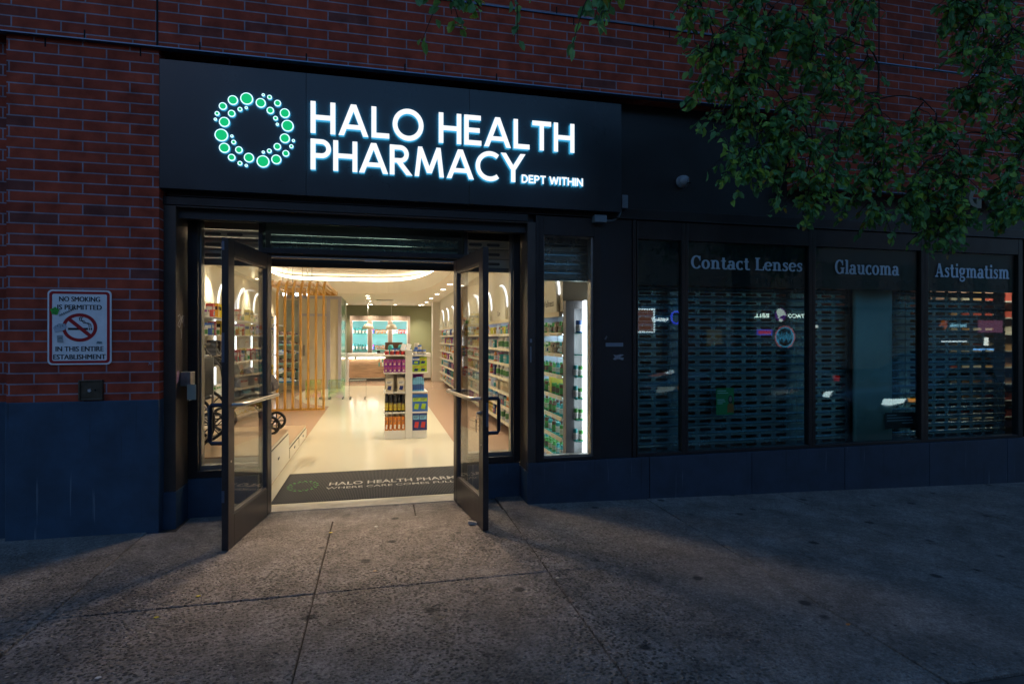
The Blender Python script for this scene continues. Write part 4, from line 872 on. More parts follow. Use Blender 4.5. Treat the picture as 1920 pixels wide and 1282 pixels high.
# counter
t = thing('counter', (.2, 19.5, 0), 'pale counter lettered Drop Off with a lit strip over a wooden front', 'counter')
YC = 19.4; WOODC = None
def wood(name, col, sc=(1.2,14,14), var=.35, rough=.45):
    m = mat(name, col, rough); tt = m.node_tree; b = tt.nodes['Principled BSDF']; tc = tt.nodes.new('ShaderNodeTexCoord'); mp = tt.nodes.new('ShaderNodeMapping')
    mp.inputs['Scale'].default_value = sc; n_ = tt.nodes.new('ShaderNodeTexNoise'); n_.inputs['Scale'].default_value = 2.2; n_.inputs['Detail'].default_value = 7; n_.inputs['Distortion'].default_value = .6
    r = tt.nodes.new('ShaderNodeValToRGB'); r.color_ramp.elements[0].position = .32; r.color_ramp.elements[1].position = .68
    r.color_ramp.elements[0].color = (*[c*(1-var) for c in col], 1); r.color_ramp.elements[1].color = (*[min(1,c*(1+var)) for c in col], 1)
    tt.links.new(tc.outputs['Object'], mp.inputs[0]); tt.links.new(mp.outputs[0], n_.inputs['Vector']); tt.links.new(n_.outputs[0], r.inputs[0]); tt.links.new(r.outputs[0], b.inputs['Base Color']); return m
OAK = wood('oak_front', (.36,.22,.13)); GOLD = wood('golden_wood', (.52,.28,.055), (20,20,1.5), .25, .35); TAUPE = wood('taupe_wood', (.24,.185,.145), (14,14,1.0), .18)
mb = MB(); mb.box(-1.05, 1.68, YC, YC+.75, .80, .93); mb.box(-1.05, -.99, YC+.001, YC+.74, .01, .799); mb.build('countertop', WHITE, t, bevel=.004)
mb = MB(); mb.box(-.985, .55, YC+.10, YC+.2, .14, .76); mb.build('front_panel', OAK, t)
mb = MB(); mb.box(.56, 1.68, YC+.02, YC+.2, .10, .79); mb.box(.64, 1.6, YC+.005, YC+.019, .2, .7); mb.build('side_panel', WHITE, t, bevel=.003)
mb = MB(); mb.box(-.98, .55, YC+.04, YC+.09, .775, .795); mb.build('light_strip', emat('counter_led', (1,.92,.75), 10), t)
mb = MB(); mb.box(-.985, 1.68, YC+.12, YC+.3, .01, .10); mb.build('plinth', DKSTEEL, t)
mb = MB(); p = P(676, 671, YC); text(mb, 'Drop Off', (PX(671.5,YC), YC-.002, p.z-.035), EX, EZ, PX(689,YC)-PX(671.5,YC), .065, bold=.01); mb.build('lettering', INK, t); mb = MB(); mb.lathe([(.04,0),(.04,-.002)], (PX(666.5,YC), YC-.001, p.z-.004), 16, axis='y'); mb.build('emblem', INK, t)
x0 = PX(709, YC-.2)
t = thing('brochure_rack', (x0, YC-.2, .5), 'clear rack of small packets hung on the counter front', 'rack')
CLEAR = glass('clear_acrylic', (.92,.95,.96), 1.35)
mb = MB(); mb.box(x0, x0+.45, YC-.2, YC-.005, .50, .512); mb.build('tray', CLEAR, t)
for k in range(8):
    for r_ in range(2): mb = MB(); mb.box(x0+.01+.055*k, x0+.055+.055*k, YC-.18, YC-.14, .515+.13*r_, .64+.13*r_); mb.build('packet', [mat('pk_teal', (.08,.28,.25), .5), mat('pk_tan', (.4,.25,.12), .5), mat('pk_white', (.6,.6,.55), .5)][(k+r_) % 3], t)
# lit niches in the back wall
YN = 21.2
t = thing('niche_cabinet', ((PX(656,YN)+PX(768,YN))/2, YN, .5), 'taupe wood cabinet with three teal lit niches behind the counter', 'cabinet')
zt_, xs_ = P(700, 592, YN).z, [(660,690),(697,728),(735,764)]
edges = [PX(656,YN)] + [v for a_, b_ in xs_ for v in (PX(a_,YN), PX(b_,YN))] + [PX(769,YN)]
zn = P(700, 601, YN).z
mb = MB()
for k in range(0, 8, 2): mb.box(edges[k], edges[k+1], YN, IYB-.002, .3, zn)
mb.box(edges[0], edges[-1], YN+.001, IYB-.002, zn+.001, zt_); mb.build('surround', TAUPE, t)
TEAL = mat('teal_niche', (.30,.72,.72), .5); NLED = emat('niche_led', (.80,.95,1.), 6.0); SHG = mat('green_glass_edge', (.10,.40,.34), .15)
niches = []
for k in range(3):
    a_, b_ = edges[1+2*k], edges[2+2*k]; niches.append((a_, b_))
    mb = MB(); mb.box(a_+.002, b_-.002, IYB-.03, IYB-.005, .3, zn-.002); mb.build('niche_back', TEAL, t)
    for x in (a_+.004, b_-.012): mb = MB(); mb.box(x, x+.008, YN+.012, YN+.10, .95, zn-.02); mb.build('light_strip', NLED, t)
    mb = MB(); frame_rect(mb, a_+.0005, b_-.0005, .9, zn-.0005, .02, .02, .02, .02, YN-.006, YN+.05); mb.build('niche_frame', WHITE, t)
    for z in (P(700,625.5,YN).z, P(700,655.5,YN).z): mb = MB(); mb.box(a_+.021, b_-.021, YN+.052, IYB-.04, z-.012, z); mb.build('shelf', SHG, t)
# pendants
def pendant(px, y, lb):
    c = P(px, 617, y); t = thing('pendant_lamp', (c.x, y, CL), lb, 'pendant lamp', 'dome pendants over the counter')
    r = 10.2/F*(y)*1.0; prof = [(r*math.cos(k*PI/20), r*1.0*math.sin(k*PI/20)) for k in range(10)] + [(.03, r), (.03, r+.03)]
    mb = MB(); mb.lathe(prof, (c.x, y, c.z), 24, caps=False); o = mb.build('shade', mat('cream_enamel', (.62,.54,.42), .3), t, smooth=True); s_ = o.modifiers.new('t', 'SOLIDIFY'); s_.thickness = .006
    mb = MB(); mb.tube([(c.x, y, c.z+r), (c.x, y, CL-.02)], .006, 6); mb.build('cord', WHITE, t)
    mb = MB(); mb.lathe([(.07,0),(.07,-.02)], (c.x, y, CL), 16); mb.build('ceiling_rose', WHITE, t)
    mb = MB(); mb.sphere((c.x, y, c.z+.05), .045, 12); mb.build('bulb', emat('pendant_bulb', (1,.85,.6), 8), t)
pendant(690, 18.9, 'left dome pendant lamp hanging over the counter'); pendant(734, 18.9, 'right dome pendant lamp hanging over the counter')
mb = MB(); mb.box(1.70, IX1-.001, 18.9, 19.35, .01, CL-.001); tag(mb.build('pilaster', mat('pilaster_white', (.68,.65,.60), .5)), 'white square pilaster at the far end of the right shelves', 'pilaster')
# wooden slat screen curling over into a pergola
t = thing('slat_screen', (-1.7, 12.05, 0), 'golden wooden slat screen that curves overhead into a pergola', 'screen')
YSl = 12.05
for k in range(9):
    x = -1.10-.146*k; R_ = .46; zz = 2.60
    pth = [(YSl, .05), (YSl, zz-R_)] + [(YSl+R_*(1-math.cos(j*PI/16)), zz-R_+R_*math.sin(j*PI/16)) for j in range(1, 9)] + [(15.5, zz)]
    L, R = strip(pth, .075); mb = MB(); mb.ribbon(L, R, (x-.022, 0, 0), EY, EZ, (.044, 0, 0)); mb.build('slat', GOLD, t, bevel=.004)
mb = MB(); mb.box(-2.32, -1.075, YSl-.04, YSl+.04, .012, .05); mb.build('base_rail', GOLD, t)
mb = MB(); mb.box(-2.32, -1.07, 15.5, 15.57, 2.55, 2.65); mb.build('end_beam', GOLD, t)
mb = MB()
for k in range(4): mb.tube([(-1.45-.2*k, 13.2, 2.63), (-1.45-.2*k, 13.2, CH)], .006, 5)
mb.build('hanger_rod', DKSTEEL, t)
t = thing('track_light', (-1.6, 12.9, 2.95), 'track with small white spotlights hanging by the slat screen', 'track light')
mb = MB(); mb.box(-2.1, -1.4, 12.85, 12.88, 2.52, 2.55); mb.tube([(-1.9,12.865,2.55),(-1.9,12.865,CH)], .006, 5); mb.tube([(-1.5,12.865,2.55),(-1.5,12.865,CH)], .006, 5); mb.build('track', WHITE, t)
for x in (-2.0, -1.75, -1.52):
    mb = MB(); mb.tube([(x,12.86,2.52),(x,12.86,2.46),(x+.02,12.80,2.42),(x+.05,12.72,2.37)], [.012,.012,.035,.035], 10); hd = mb.build('spot_head', WHITE, t)
    mb = MB(); mb.sphere((x+.053,12.712,2.365), .028, 10); mb.build('spot_lens', emat('cool_spot', (.85,.92,1.), 16), hd)
# low drawer platforms
PLT = mat('tan_platform_top', (.50,.34,.20), .35, var=.06); PWH = mat('platform_cream', (.70,.63,.48), .4)
def platform(y0, y1, h, n, lb):
    t = thing('display_platform', (-1.8, (y0+y1)/2, 0), lb, 'platform')
    mb = MB(); mb.box(IX0+.002, -1.045, y0, y1, .012, h-.013); mb.build('body', PWH, t); mb = MB(); mb.box(IX0+.002, -1.04, y0, y1, h-.0125, h); mb.build('top', PLT, t)
    for k in range(n):
        a_, b_ = y0+(y1-y0)*k/n+.03, y0+(y1-y0)*(k+1)/n-.03
        mb = MB(); mb.box(-1.0449, -1.030, a_, b_, .05, h-.05); d = mb.build('drawer_front', PWH, t, bevel=.002)
        mb = MB(); mb.box(-1.047, -1.0385, a_-.008, b_+.008, .042, h-.042); mb.build('drawer_gap', mat('drawer_shadow_gap', (.10,.08,.06), .8), t)
        mb = MB(); mb.box(-1.0305, -1.024, (a_+b_)/2-.035, (a_+b_)/2+.035, h*.5, h*.5+.022); mb.build('handle', DKSTEEL, d)
platform(5.62, 7.1, .39, 1, 'taller cream display platform with one drawer behind the left door')
platform(7.102, 8.72, .20, 2, 'lower cream display platform stepping down behind the first')
# acrylic stools
def irid(name, cols):
    m = bpy.data.materials.new(name); m.use_nodes = True; tt = m.node_tree; tt.nodes.remove(tt.nodes['Principled BSDF']); o = tt.nodes['Material Output']
    tr_ = tt.nodes.new('ShaderNodeBsdfTransparent'); gl = tt.nodes.new('ShaderNodeBsdfGlossy'); gl.inputs['Roughness'].default_value = .05; mx = tt.nodes.new('ShaderNodeMixShader'); mx.inputs[0].default_value = .22
    tc = tt.nodes.new('ShaderNodeTexCoord'); n_ = tt.nodes.new('ShaderNodeTexNoise'); n_.inputs['Scale'].default_value = 1.8; r = tt.nodes.new('ShaderNodeValToRGB')
    e = r.color_ramp.elements; e[0].position = .3; e[0].color = (*cols[0], 1); e[1].position = .7; e[1].color = (*cols[-1], 1); q = e.new(.5); q.color = (*cols[1], 1)
    tt.links.new(tc.outputs['Object'], n_.inputs['Vector']); tt.links.new(n_.outputs[0], r.inputs[0]); tt.links.new(r.outputs[0], tr_.inputs[0]); tt.links.new(r.outputs[0], gl.inputs[0])
    tt.links.new(tr_.outputs[0], mx.inputs[1]); tt.links.new(gl.outputs[0], mx.inputs[2]); tt.links.new(mx.outputs[0], o.inputs[0]); return m
def stool(px, y, wd, m, lb, edge):
    x = PX(px, y); h = .46; t = thing('acrylic_stool', (x, y, .012), lb, 'stool')
    for nm, b in (('side_panel', (x-wd/2, x-wd/2+.015, y-.17, y+.17, .05, h)), ('side_panel', (x+wd/2-.015, x+wd/2, y-.17, y+.17, .05, h)), ('seat', (x-wd/2+.016, x+wd/2-.016, y-.17, y+.17, h-.015, h))) + ((('front_panel', (x-wd/2+.016, x+wd/2-.016, y-.17, y-.155, .05, h-.016)),) if edge else ()):
        mb = MB(); mb.box(*b); mb.build(nm, m, t)
    for sx in (-1, 1):
        for sy in (-1, 1): mb = MB(); mb.lathe([(.022,.0),(.022,.038)], (x+sx*(wd/2-.03), y+sy*.14, .012), 10); mb.build('caster', MATS['vent_grey'], t)
stool(589, 14.3, .36, irid('green_iridescent', [(.70,.96,.72),(.96,.92,.66),(.95,.75,.9)]), 'green tinted iridescent acrylic stool behind the slats', True)
stool(631, 14.1, .36, irid('blue_iridescent', [(.70,.85,1.),(.80,.96,.80),(.88,.78,1.)]), 'blue and green iridescent acrylic stool right of the slats', True)
stool(671, 14.0, .40, CLEAR, 'clear acrylic bench stool standing alone before the counter', False)
# entrance mat
a1, a2 = P(516.5, 943, 5.2), P(532, 888.6, 5.2)
mx0, my0, my1, mx1 = -.93, 5.32, 6.44, 1.05
def ribbed():
    m = mat('ribbed_carpet', (.045,.042,.040), .95); tt = m.node_tree; b = tt.nodes['Principled BSDF']; tc = tt.nodes.new('ShaderNodeTexCoord')
    wv = tt.nodes.new('ShaderNodeTexWave'); wv.inputs['Scale'].default_value = 22; wv.inputs['Distortion'].default_value = 1.2; wv.inputs['Detail'].default_value = 2; wv.bands_direction = 'X'
    n_ = tt.nodes.new('ShaderNodeTexNoise'); n_.inputs['Scale'].default_value = 140; m2 = tt.nodes.new('ShaderNodeMixRGB'); m2.inputs[0].default_value = .5
    r = tt.nodes.new('ShaderNodeValToRGB'); r.color_ramp.elements[0].color = (.018,.017,.016,1); r.color_ramp.elements[1].color = (.10,.093,.086,1); r.color_ramp.elements[0].position = .3; r.color_ramp.elements[1].position = .7
    bp = tt.nodes.new('ShaderNodeBump'); bp.inputs['Distance'].default_value = .004
    L = tt.links.new; L(tc.outputs['Object'], wv.inputs['Vector']); L(tc.outputs['Object'], n_.inputs['Vector']); L(wv.outputs[0], m2.inputs[1]); L(n_.outputs[0], m2.inputs[2]); L(m2.outputs[0], r.inputs[0]); L(r.outputs[0], b.inputs['Base Color']); L(m2.outputs[0], bp.inputs['Height']); L(bp.outputs[0], b.inputs['Normal']); return m
t = thing('entrance_mat', ((mx0+mx1)/2, (my0+my1)/2, .012), 'dark ribbed entrance mat with green ring and pale lettering', 'mat')
mb = MB(); mb.box(mx0, mx1, my0, my1, .0125, .0172); mb.build('carpet', ribbed(), t, bevel=.0015)
def G(px, py, z=.022): tt = (CZ-z)/((py-HOR)/F); u = (px-960)/F; return Vector((tt*(SN+u*CS), tt*(CS-u*SN), z))
mb = MB(); p1, p2 = G(618, 906.5), G(848, 893); k = (p2-p1); text(mb, 'HALO HEALTH PHARMACY', (-.486, 5.855, .0181), EX, EY, 1.50, .125, bold=.016)
mb.build('lettering', mat('mat_cream', (.55,.51,.44), .95, var=.5, scale=60), t); mb = MB(); text(mb, 'WHERE CARE COMES FULL CIRCLE', (-.505, 5.715, .0181), EX, EY, 1.60, .075, bold=.008); mb.build('lettering', mat('mat_cream', (.55,.51,.44), .95, var=.5, scale=60), t)
cg = G(568, 910); mb = MB()
for k in range(16):
    an = 2*PI*k/16; cx, cy_ = cg.x+.135*math.cos(an), cg.y+.19*math.sin(an); mb.lathe([(.015,0),(.015,.0008)], (cx, cy_, .0176), 8); mb.lathe([(.009,0),(.009,.0008)], (cg.x+.105*math.cos(an+.2), cg.y+.15*math.sin(an+.2), .0176), 8)
mb.build('ring_emblem', mat('mat_green', (.10,.30,.08), .9), t)
# ------------------------------------------------------------------ goods
PAL = {'red': (.50,.035,.03), 'orange': (.60,.20,.03), 'yellow': (.62,.47,.04), 'green': (.07,.30,.06), 'teal': (.03,.32,.33), 'blue': (.03,.12,.42), 'navy': (.015,.03,.16),
       'purple': (.28,.03,.30), 'pink': (.58,.14,.28), 'white': (.68,.67,.64), 'black': (.02,.02,.022), 'tan': (.45,.30,.17), 'brown': (.13,.06,.035), 'sky': (.16,.42,.62), 'lime': (.32,.50,.03), 'cream': (.62,.55,.40)}
def pm(c): return mat('pack_'+c, PAL[c], .38, var=.10, scale=40)
CLM = {}
def proto(kind, c1, c2='white', s=(1,1,1)):
    key = (kind, c1, c2, s)
    if key in CLM: return CLM[key]
    mb = MB(); a, d, h = s
    if kind == 'box':
        mb.box(-a/2, a/2, -d/2, d/2, 0, h, 0)
        f = -d/2-.0008
        mb.add([(-a*.42,f,h*.58),(a*.42,f,h*.58),(a*.42,f,h*.80),(-a*.42,f,h*.80)], [(0,1,2,3)], 1)
        mb.add([(-a*.30,f,h*.16),(a*.18,f,h*.12),(a*.30,f,h*.44),(-a*.16,f,h*.46)], [(0,1,2,3)], 2)
        mb.add([(-a/2-.0008,-d*.4,h*.55),(-a/2-.0008,d*.4,h*.55),(-a/2-.0008,d*.4,h*.8),(-a/2-.0008,-d*.4,h*.8)], [(0,1,2,3)], 1)
        for q in range(3): mb.add([(-a*.34,f-.0004,h*(.74-.05*q)),(a*(.30-.1*q),f-.0004,h*(.74-.05*q)),(a*(.30-.1*q),f-.0004,h*(.765-.05*q)),(-a*.34,f-.0004,h*(.765-.05*q))], [(0,1,2,3)], 3)
    elif kind == 'bottle':
        r = a/2; mb.lathe([(r*.94,0),(r,.02*h),(r,.16*h)], n=14, mi=0, caps=False); mb.lathe([(r*1.01,.16*h),(r*1.01,.6*h)], n=14, mi=1, caps=False); mb.lathe([(r,.6*h),(r*.98,.66*h),(r*.6,.78*h)], n=14, mi=0, caps=False)
        mb.lathe([(r*.55,.76*h),(r*.62,.78*h),(r*.62,.97*h),(r*.5,h)], n=14, mi=2)
    elif kind == 'tub':
        r = a/2; mb.lathe([(r*.95,0),(r,.03*h),(r,.12*h)], n=16, mi=0, caps=False); mb.lathe([(r*1.01,.12*h),(r*1.01,.66*h)], n=16, mi=1, caps=False); mb.lathe([(r,.66*h),(r*.95,.76*h)], n=16, mi=0, caps=False); mb.lathe([(r*.98,.75*h),(r*1.0,.77*h),(r*1.0,.97*h),(r*.94,h)], n=16, mi=2)
    elif kind == 'spray':
        r = a/2; mb.lathe([(r,0),(r,.1*h)], n=12, mi=0); mb.lathe([(r*1.005,.1*h),(r*1.005,.5*h)], n=12, mi=1, caps=False); mb.lathe([(r,.5*h),(r,.72*h),(r*.8,.76*h)], n=12, mi=0); mb.lathe([(r*.85,.76*h),(r*.85,.97*h),(r*.7,h)], n=12, mi=2)
    elif kind == 'jug':
        mb.prism([(-a/2,0),(a/2,0),(a/2,h*.55),(a*.28,h*.84),(-a*.28,h*.84),(-a/2,h*.55)], (0,-d/2,0), EX, EZ, (0,d,0), 0); mb.prism([(-a*.36,h*.12),(a*.36,h*.12),(a*.36,h*.5),(-a*.36,h*.5)], (0,-d/2-.001,0), EX, EZ, (0,-.0005,0), 1); mb.lathe([(a*.22,.84*h),(a*.22,h)], n=10, mi=2)
    if kind in ('bottle','tub','spray'):
        for q in range(4): mb.lathe([(a/2*1.02,h*(.22+.075*q)),(a/2*1.02,h*(.24+.075*q+.02*(q == 3)))], n=14, mi=3, caps=False)
    me = mb.mesh(kind, [pm(c1), pm(c2), pm({'lime':'navy','navy':'red','blue':'lime','purple':'cream','cream':'navy'}.get(c1, 'white' if c2 != 'white' else 'sky') if kind == 'box' else ('white' if c2 == c1 else c1)), mat('pack_print', (.10,.10,.13), .5)], smooth=kind not in ('box', 'jug'))
    CLM[key] = me; return me
def put(name, me, loc, label, cat, group, rz=0.):
    o = bpy.data.objects.new(name, me); C.objects.link(o); o.location = loc; o.rotation_euler = (0,0,rz); o.scale = (1, 1, 1 if cat in ('carton','pack','shoe') else RG.uniform(.94, 1.06)); ORG[o.name] = tuple(loc)
    return tag(o, label, cat, group)
RG = random.Random(11)
# gondola near the door
XG0, XG1, YG0, YG1 = .065, .665, 8.33, 8.78
xc0, xc1 = P(760,700,YG0).x, P(773,700,YG0).x
t = thing('display_stand', ((XG0+XG1)/2, 8.5, .012), 'white freestanding display stand stacked with colourful goods inside the door', 'display stand')
GW = mat('stand_white', (.70,.68,.62), .45)
ztop_ = P(768, 656, YG0).z
mb = MB(); mb.box(xc0, xc1, YG0-.012, YG1+.01, .012, ztop_); mb.build('post', GW, t, bevel=.004)
mb = MB(); mb.box(XG0, xc0-.001, YG0, YG1, .012, .135); mb.box(xc1+.001, XG1, YG0, YG1, .012, .135); mb.build('base', GW, t, bevel=.004)
shz = [P(740, y, YG0).z for y in (808, 772.5, 734.5, 698, 665)]
for z in shz[1:]:
    for a_, b_ in ((XG0-.01, xc0-.001), (xc1+.001, XG1+.01)): mb = MB(); mb.box(a_, b_, YG0-.01, YG1, z-.022, z); mb.build('shelf', GW, t, bevel=.003)
mb = MB()
for a_, b_ in ((XG0+.01, xc0-.001), (xc1+.001, XG1-.01)): mb.box(a_, b_, YG1-.03, YG1-.02, .14, shz[4]-.023)
mb.build('back_panel', mat('stand_back', (.35,.32,.28), .6), t)
def rowof(name, me, xs, y, z, lb, cat, grp, rz=0):
    for x in xs: put(name, me, (x, y, z+.0005), lb, cat, grp, rz + RG.uniform(-.03,.03))
lin = lambda a, b, n: [a+(b-a)*k/(n-1) for k in range(n)] if n > 1 else [(a+b)/2]
lx0, lx1, rx0, rx1 = XG0+.03, xc0-.03, xc1+.035, XG1-.035
rowof('carton', proto('box','orange','orange',(.048,.06,.20)), lin(lx0, lx1, 5), YG0+.05, shz[0], 'orange carton in the row on the bottom left shelf of the stand', 'carton', 'orange cartons on the stand')
rowof('bottle', proto('bottle','red','red',(.055,.06,.24)), lin(lx0+.01, lx1, 4), YG0+.16, shz[0], 'red bottle standing behind the orange cartons on the stand', 'bottle', 'red bottles on the stand')
rowof('blister_pack', proto('box','navy','sky',(.115,.05,.27)), [rx0+.025, rx1-.02], YG0+.02, shz[0], 'dark blue pack with light blue panel on the bottom right shelf', 'pack', 'bottom blue packs on the stand')
rowof('spray_can', proto('spray','black','yellow',(.05,.05,.25)), lin(lx0, lx1, 5), YG0+.04, shz[1], 'black spray can with yellow and red label on the stand', 'spray can', 'black cans on the stand')
rowof('spray_can', proto('spray','black','red',(.05,.05,.24)), lin(lx0+.02, lx1-.02, 4), YG0+.12, shz[1], 'black can with red label behind the yellow labelled cans', 'spray can', 'red labelled cans behind')
rowof('blister_pack', proto('box','blue','lime',(.125,.05,.25)), [rx0+.025, rx1-.015], YG0+.02, shz[1], 'blue pack with bright green panel on the stand', 'pack', 'blue and green packs on the stand')
rowof('tissue_pack', proto('box','cream','white',(.105,.10,.19)), [lx0+.04, lx1-.03], YG0+.06, shz[2], 'cream tissue pack with blue mark on the second shelf', 'pack', 'cream tissue packs')
rowof('tissue_pack', proto('box','white','cream',(.10,.10,.23)), [lx0+.05, lx1-.03], YG0+.18, shz[2], 'taller white pack behind the cream tissue packs', 'pack', 'white packs at the back of the stand')
rowof('tall_can', proto('spray','sky','blue',(.036,.036,.20)), lin(rx0-.015, rx1-.02, 6), YG0+.03, shz[2], 'slim light blue can in the row on the right of the stand', 'can', 'slim blue cans on the stand')
rowof('carton', proto('box','purple','lime',(.09,.05,.24)), [rx0+.03, rx1-.06], YG0+.14, shz[2], 'purple carton behind the slim blue cans', 'carton', 'purple cartons behind the cans')
for k, z in enumerate((0, .092)):
    rowof('carton', proto('box','purple','pink',(.052,.06,.09)), lin(lx0-.01, lx1+.005, 5), YG0+.03, shz[3]+z, 'purple and pink carton stacked two high on the stand', 'carton', 'purple cartons stacked on the stand')
    for j, x in enumerate((rx0+.02, rx1-.02)):
        c_ = 'blue' if (k, j) == (1, 0) else 'lime'
        put('carton', proto('box', c_, 'white' if c_ == 'blue' else 'yellow', (.112,.10,.108)), (x, YG0+.06, shz[3]+.0005+k*.109), {'blue': 'blue carton on top of a lime carton on the stand', 'lime': 'lime green carton stacked on the right of the stand'}[c_], 'carton', None if c_ == 'blue' else 'lime cartons on the stand')
rowof('bottle', proto('bottle','navy','purple',(.05,.05,.15)), lin(lx0+.02, lx1-.02, 4), YG0+.15, shz[3]+.0, 'dark bottle half hidden behind the purple cartons', 'bottle', 'dark bottles behind the cartons')
rowof('jar', proto('tub','red','red',(.060,.06,.068)), lin(lx0+.005, lx1-.005, 4), YG0+.04, shz[4], 'red jar in the row on top of the display stand', 'jar', 'red jars on top of the stand')
mb = MB(); zb = shz[4]
mb.box(lx0-.02, xc0-.03, YG0+.24, YG0+.25, zb, zb+.175); tag(mb.build('display_card', pm('brown')), 'dark display card standing behind the red jars', 'display card')
for x, lb in ((lx0+.06, 'left of two round teal containers on the display stand'), (lx1-.03, 'right of two round teal containers on the display stand')):
    mb = MB(); mb.lathe([(.036,0),(.040,.06),(.040,.10),(.034,.128),(.018,.142)], (x, YG0+.14, zb), 18); tag(mb.build('container', pm('teal'), smooth=True), lb, 'container')
mb = MB(); mb.box(lx0+.08, lx1-.05, YG0+.1, YG0+.13, zb, zb+.09); tag(mb.build('carton', pm('blue')), 'small blue carton between the teal containers', 'carton')
R_ = Matrix.Rotation(.35, 3, 'Y') @ Matrix.Rotation(-.3, 3, 'X')
for k in range(2): mb = MB(); mb.obox((xc0-.03+.075*k, YG0+.05, ztop_+.035), (.030,.025,.05), R_); tag(mb.build('leaning_carton', [pm('white'), pm('tan')][0], bevel=.002), ['white carton tilted on top of the stand post', 'second tilted white carton with a dark mark'][k], 'carton')
for x, y, h, lb in ((xc1-.045, .16, .155, 'tall white jar with blue lid behind the stand post'), (xc1+.075, .17, .155, 'tall white jar with blue lid at the back right of the stand top')): put('jar', proto('tub','white','white',(.07,.07,h)) if False else proto('tub','cream','blue',(.07,.07,h)), (x, YG0+y, zb+.07*0+.0005), lb, 'jar', None)
jl = proto('tub','blue','cream',(.055,.055,.066)); zz = zb+.0005
for x, y, dz in ((rx0+.005,.03,0),(rx0+.07,.05,0),(rx0+.135,.03,0),(rx0+.05,.11,0),(rx0+.11,.11,0),(rx0+.075,.08,.067)): put('jar', jl, (x, YG0+y, zz+dz), 'small cream jar with blue lid clustered on the right of the stand top', 'jar', 'small blue lidded jars')
# niche goods
for k, (a_, b_) in enumerate(niches):
    for z, row in ((P(700,625.5,YN).z, 'upper'), (P(700,655.5,YN).z, 'lower')):
        for j in range(5):
            x = a_+.06+(b_-a_-.12)*j/4; y = YN+.13
            if k == 0: me, lb = proto('tub','teal','white',(.085,.085,.19)), f'teal tub with white label on the {row} shelf of the left niche'
            elif k == 1: me, lb = (proto('box','orange','white',(.10,.06,.13+.02*(j % 2))) if j else proto('bottle','purple','blue',(.07,.07,.18))), (f'orange and white box on the {row} shelf of the middle niche' if j else f'purple bottle on the {row} shelf of the middle niche')
            else: me, lb = proto('box','white' if j < 2 else 'red','blue' if j < 2 else 'white',(.11,.06,.15)), (f'white and blue box on the {row} shelf of the right niche' if j < 2 else f'red box on the {row} shelf of the right niche')
            put(['tub','box','box'][k] if not (k == 1 and j == 0) else 'bottle', me, (x, y, z+.0005), lb, ['tub','box','box'][k], f'goods on the {row} shelf of niche {"left middle right".split()[k]}' + str(lb.split()[0]))
mb = MB(); mb.box(PX(707,19.6), PX(728,19.6), 19.55, 19.75, .9305, .955); mb.box(PX(707,19.6), PX(713,19.6), 19.56, 19.66, .9555, 1.03); mb.box(PX(719,19.6), PX(724,19.6), 19.56, 19.66, .9555, .99); tag(mb.build('card_terminal', pm('black'), bevel=.003), 'small black payment terminal on the counter', 'payment terminal')
# long right hand shelving
XF, SZ = 1.83, [.20,.42,.635,.85,1.07,1.295,1.515]
t = thing('wall_shelving', (2.0, 12, 0), 'long white shelving unit along the right wall under arched panels', 'shelving')
ye = [5.62] + [6.85+1.22*k for k in range(10)]; yend = ye[-1]
UPR = mat('shelf_upright', (.50,.50,.60), .45); LIP = mat('cream_shelf_lip', (.66,.57,.40), .4); SHW = mat('shelf_white', (.62,.62,.62), .4); RBACK = mat('shelf_back_panel', (.50,.54,.62), .5)
mb = MB(); mb.box(IX1-.035, IX1-.001, ye[0]+.02, yend, .02, 1.72); mb.build('back_panel', RBACK, t)
for y in ye[1:]: mb = MB(); mb.box(XF+.13, IX1-.036, y-.02, y+.02, .02, 1.72); mb.build('upright', UPR, t)
for i in range(len(ye)-1):
    for z in SZ:
        mb = MB(); mb.box(XF+.008, IX1-.036, ye[i]+.022, ye[i+1]-.022, z-.012, z); sh = mb.build('shelf', SHW if i else SHG, t)
        mb = MB(); mb.add([(XF-.012,ye[i]+.004,z-.032),(XF+.007,ye[i]+.004,z-.032),(XF+.007,ye[i]+.004,z+.006),(XF+.002,ye[i]+.004,z+.006),(XF-.012,ye[i+1]-.004,z-.032),(XF+.007,ye[i+1]-.004,z-.032),(XF+.007,ye[i+1]-.004,z+.006),(XF+.002,ye[i+1]-.004,z+.006)],
                          [(0,1,2,3),(4,7,6,5),(0,3,7,4),(1,5,6,2),(0,4,5,1),(3,2,6,7)])
        yt = ye[i]+RG.uniform(.08,.2)
        while yt < ye[i+1]-.1: mb.box(XF-.0145, XF-.0125, yt, yt+.05, z-.030, z-.004, 1); yt += RG.uniform(.14,.3)
        mb.build('price_rail', [LIP, mat('price_tag', (.72,.72,.74), .4)], sh)
mb = MB(); mb.box(XF+.01, IX1-.001, ye[0], yend, 1.72, CL-.002); mb.build('header_panel', mat('header_cream', (.62,.56,.46), .5), t)
mb = MB(); mb.box(XF-.03, XF+.009, ye[0], yend, 1.685, 1.735); mb.build('header_ledge', LIP, t)
BLED = emat('shelf_led', (.72,.86,1.), 4.0)
for z in SZ: mb = MB(); mb.box(IX1-.10, IX1-.07, ye[0]+.05, ye[1]-.05, z-.0205, z-.0125); mb.build('light_strip', emat('added_shelf_led', (.75,.88,1.), 5.5), t); mb = MB(); mb.box(XF+.03, XF+.04, ye[0]+.04, ye[1]-.05, z-.019, z-.0125); mb.build('light_strip', MATS['added_shelf_led'], t)  # strips added under the near bay's shelves to brighten the goods
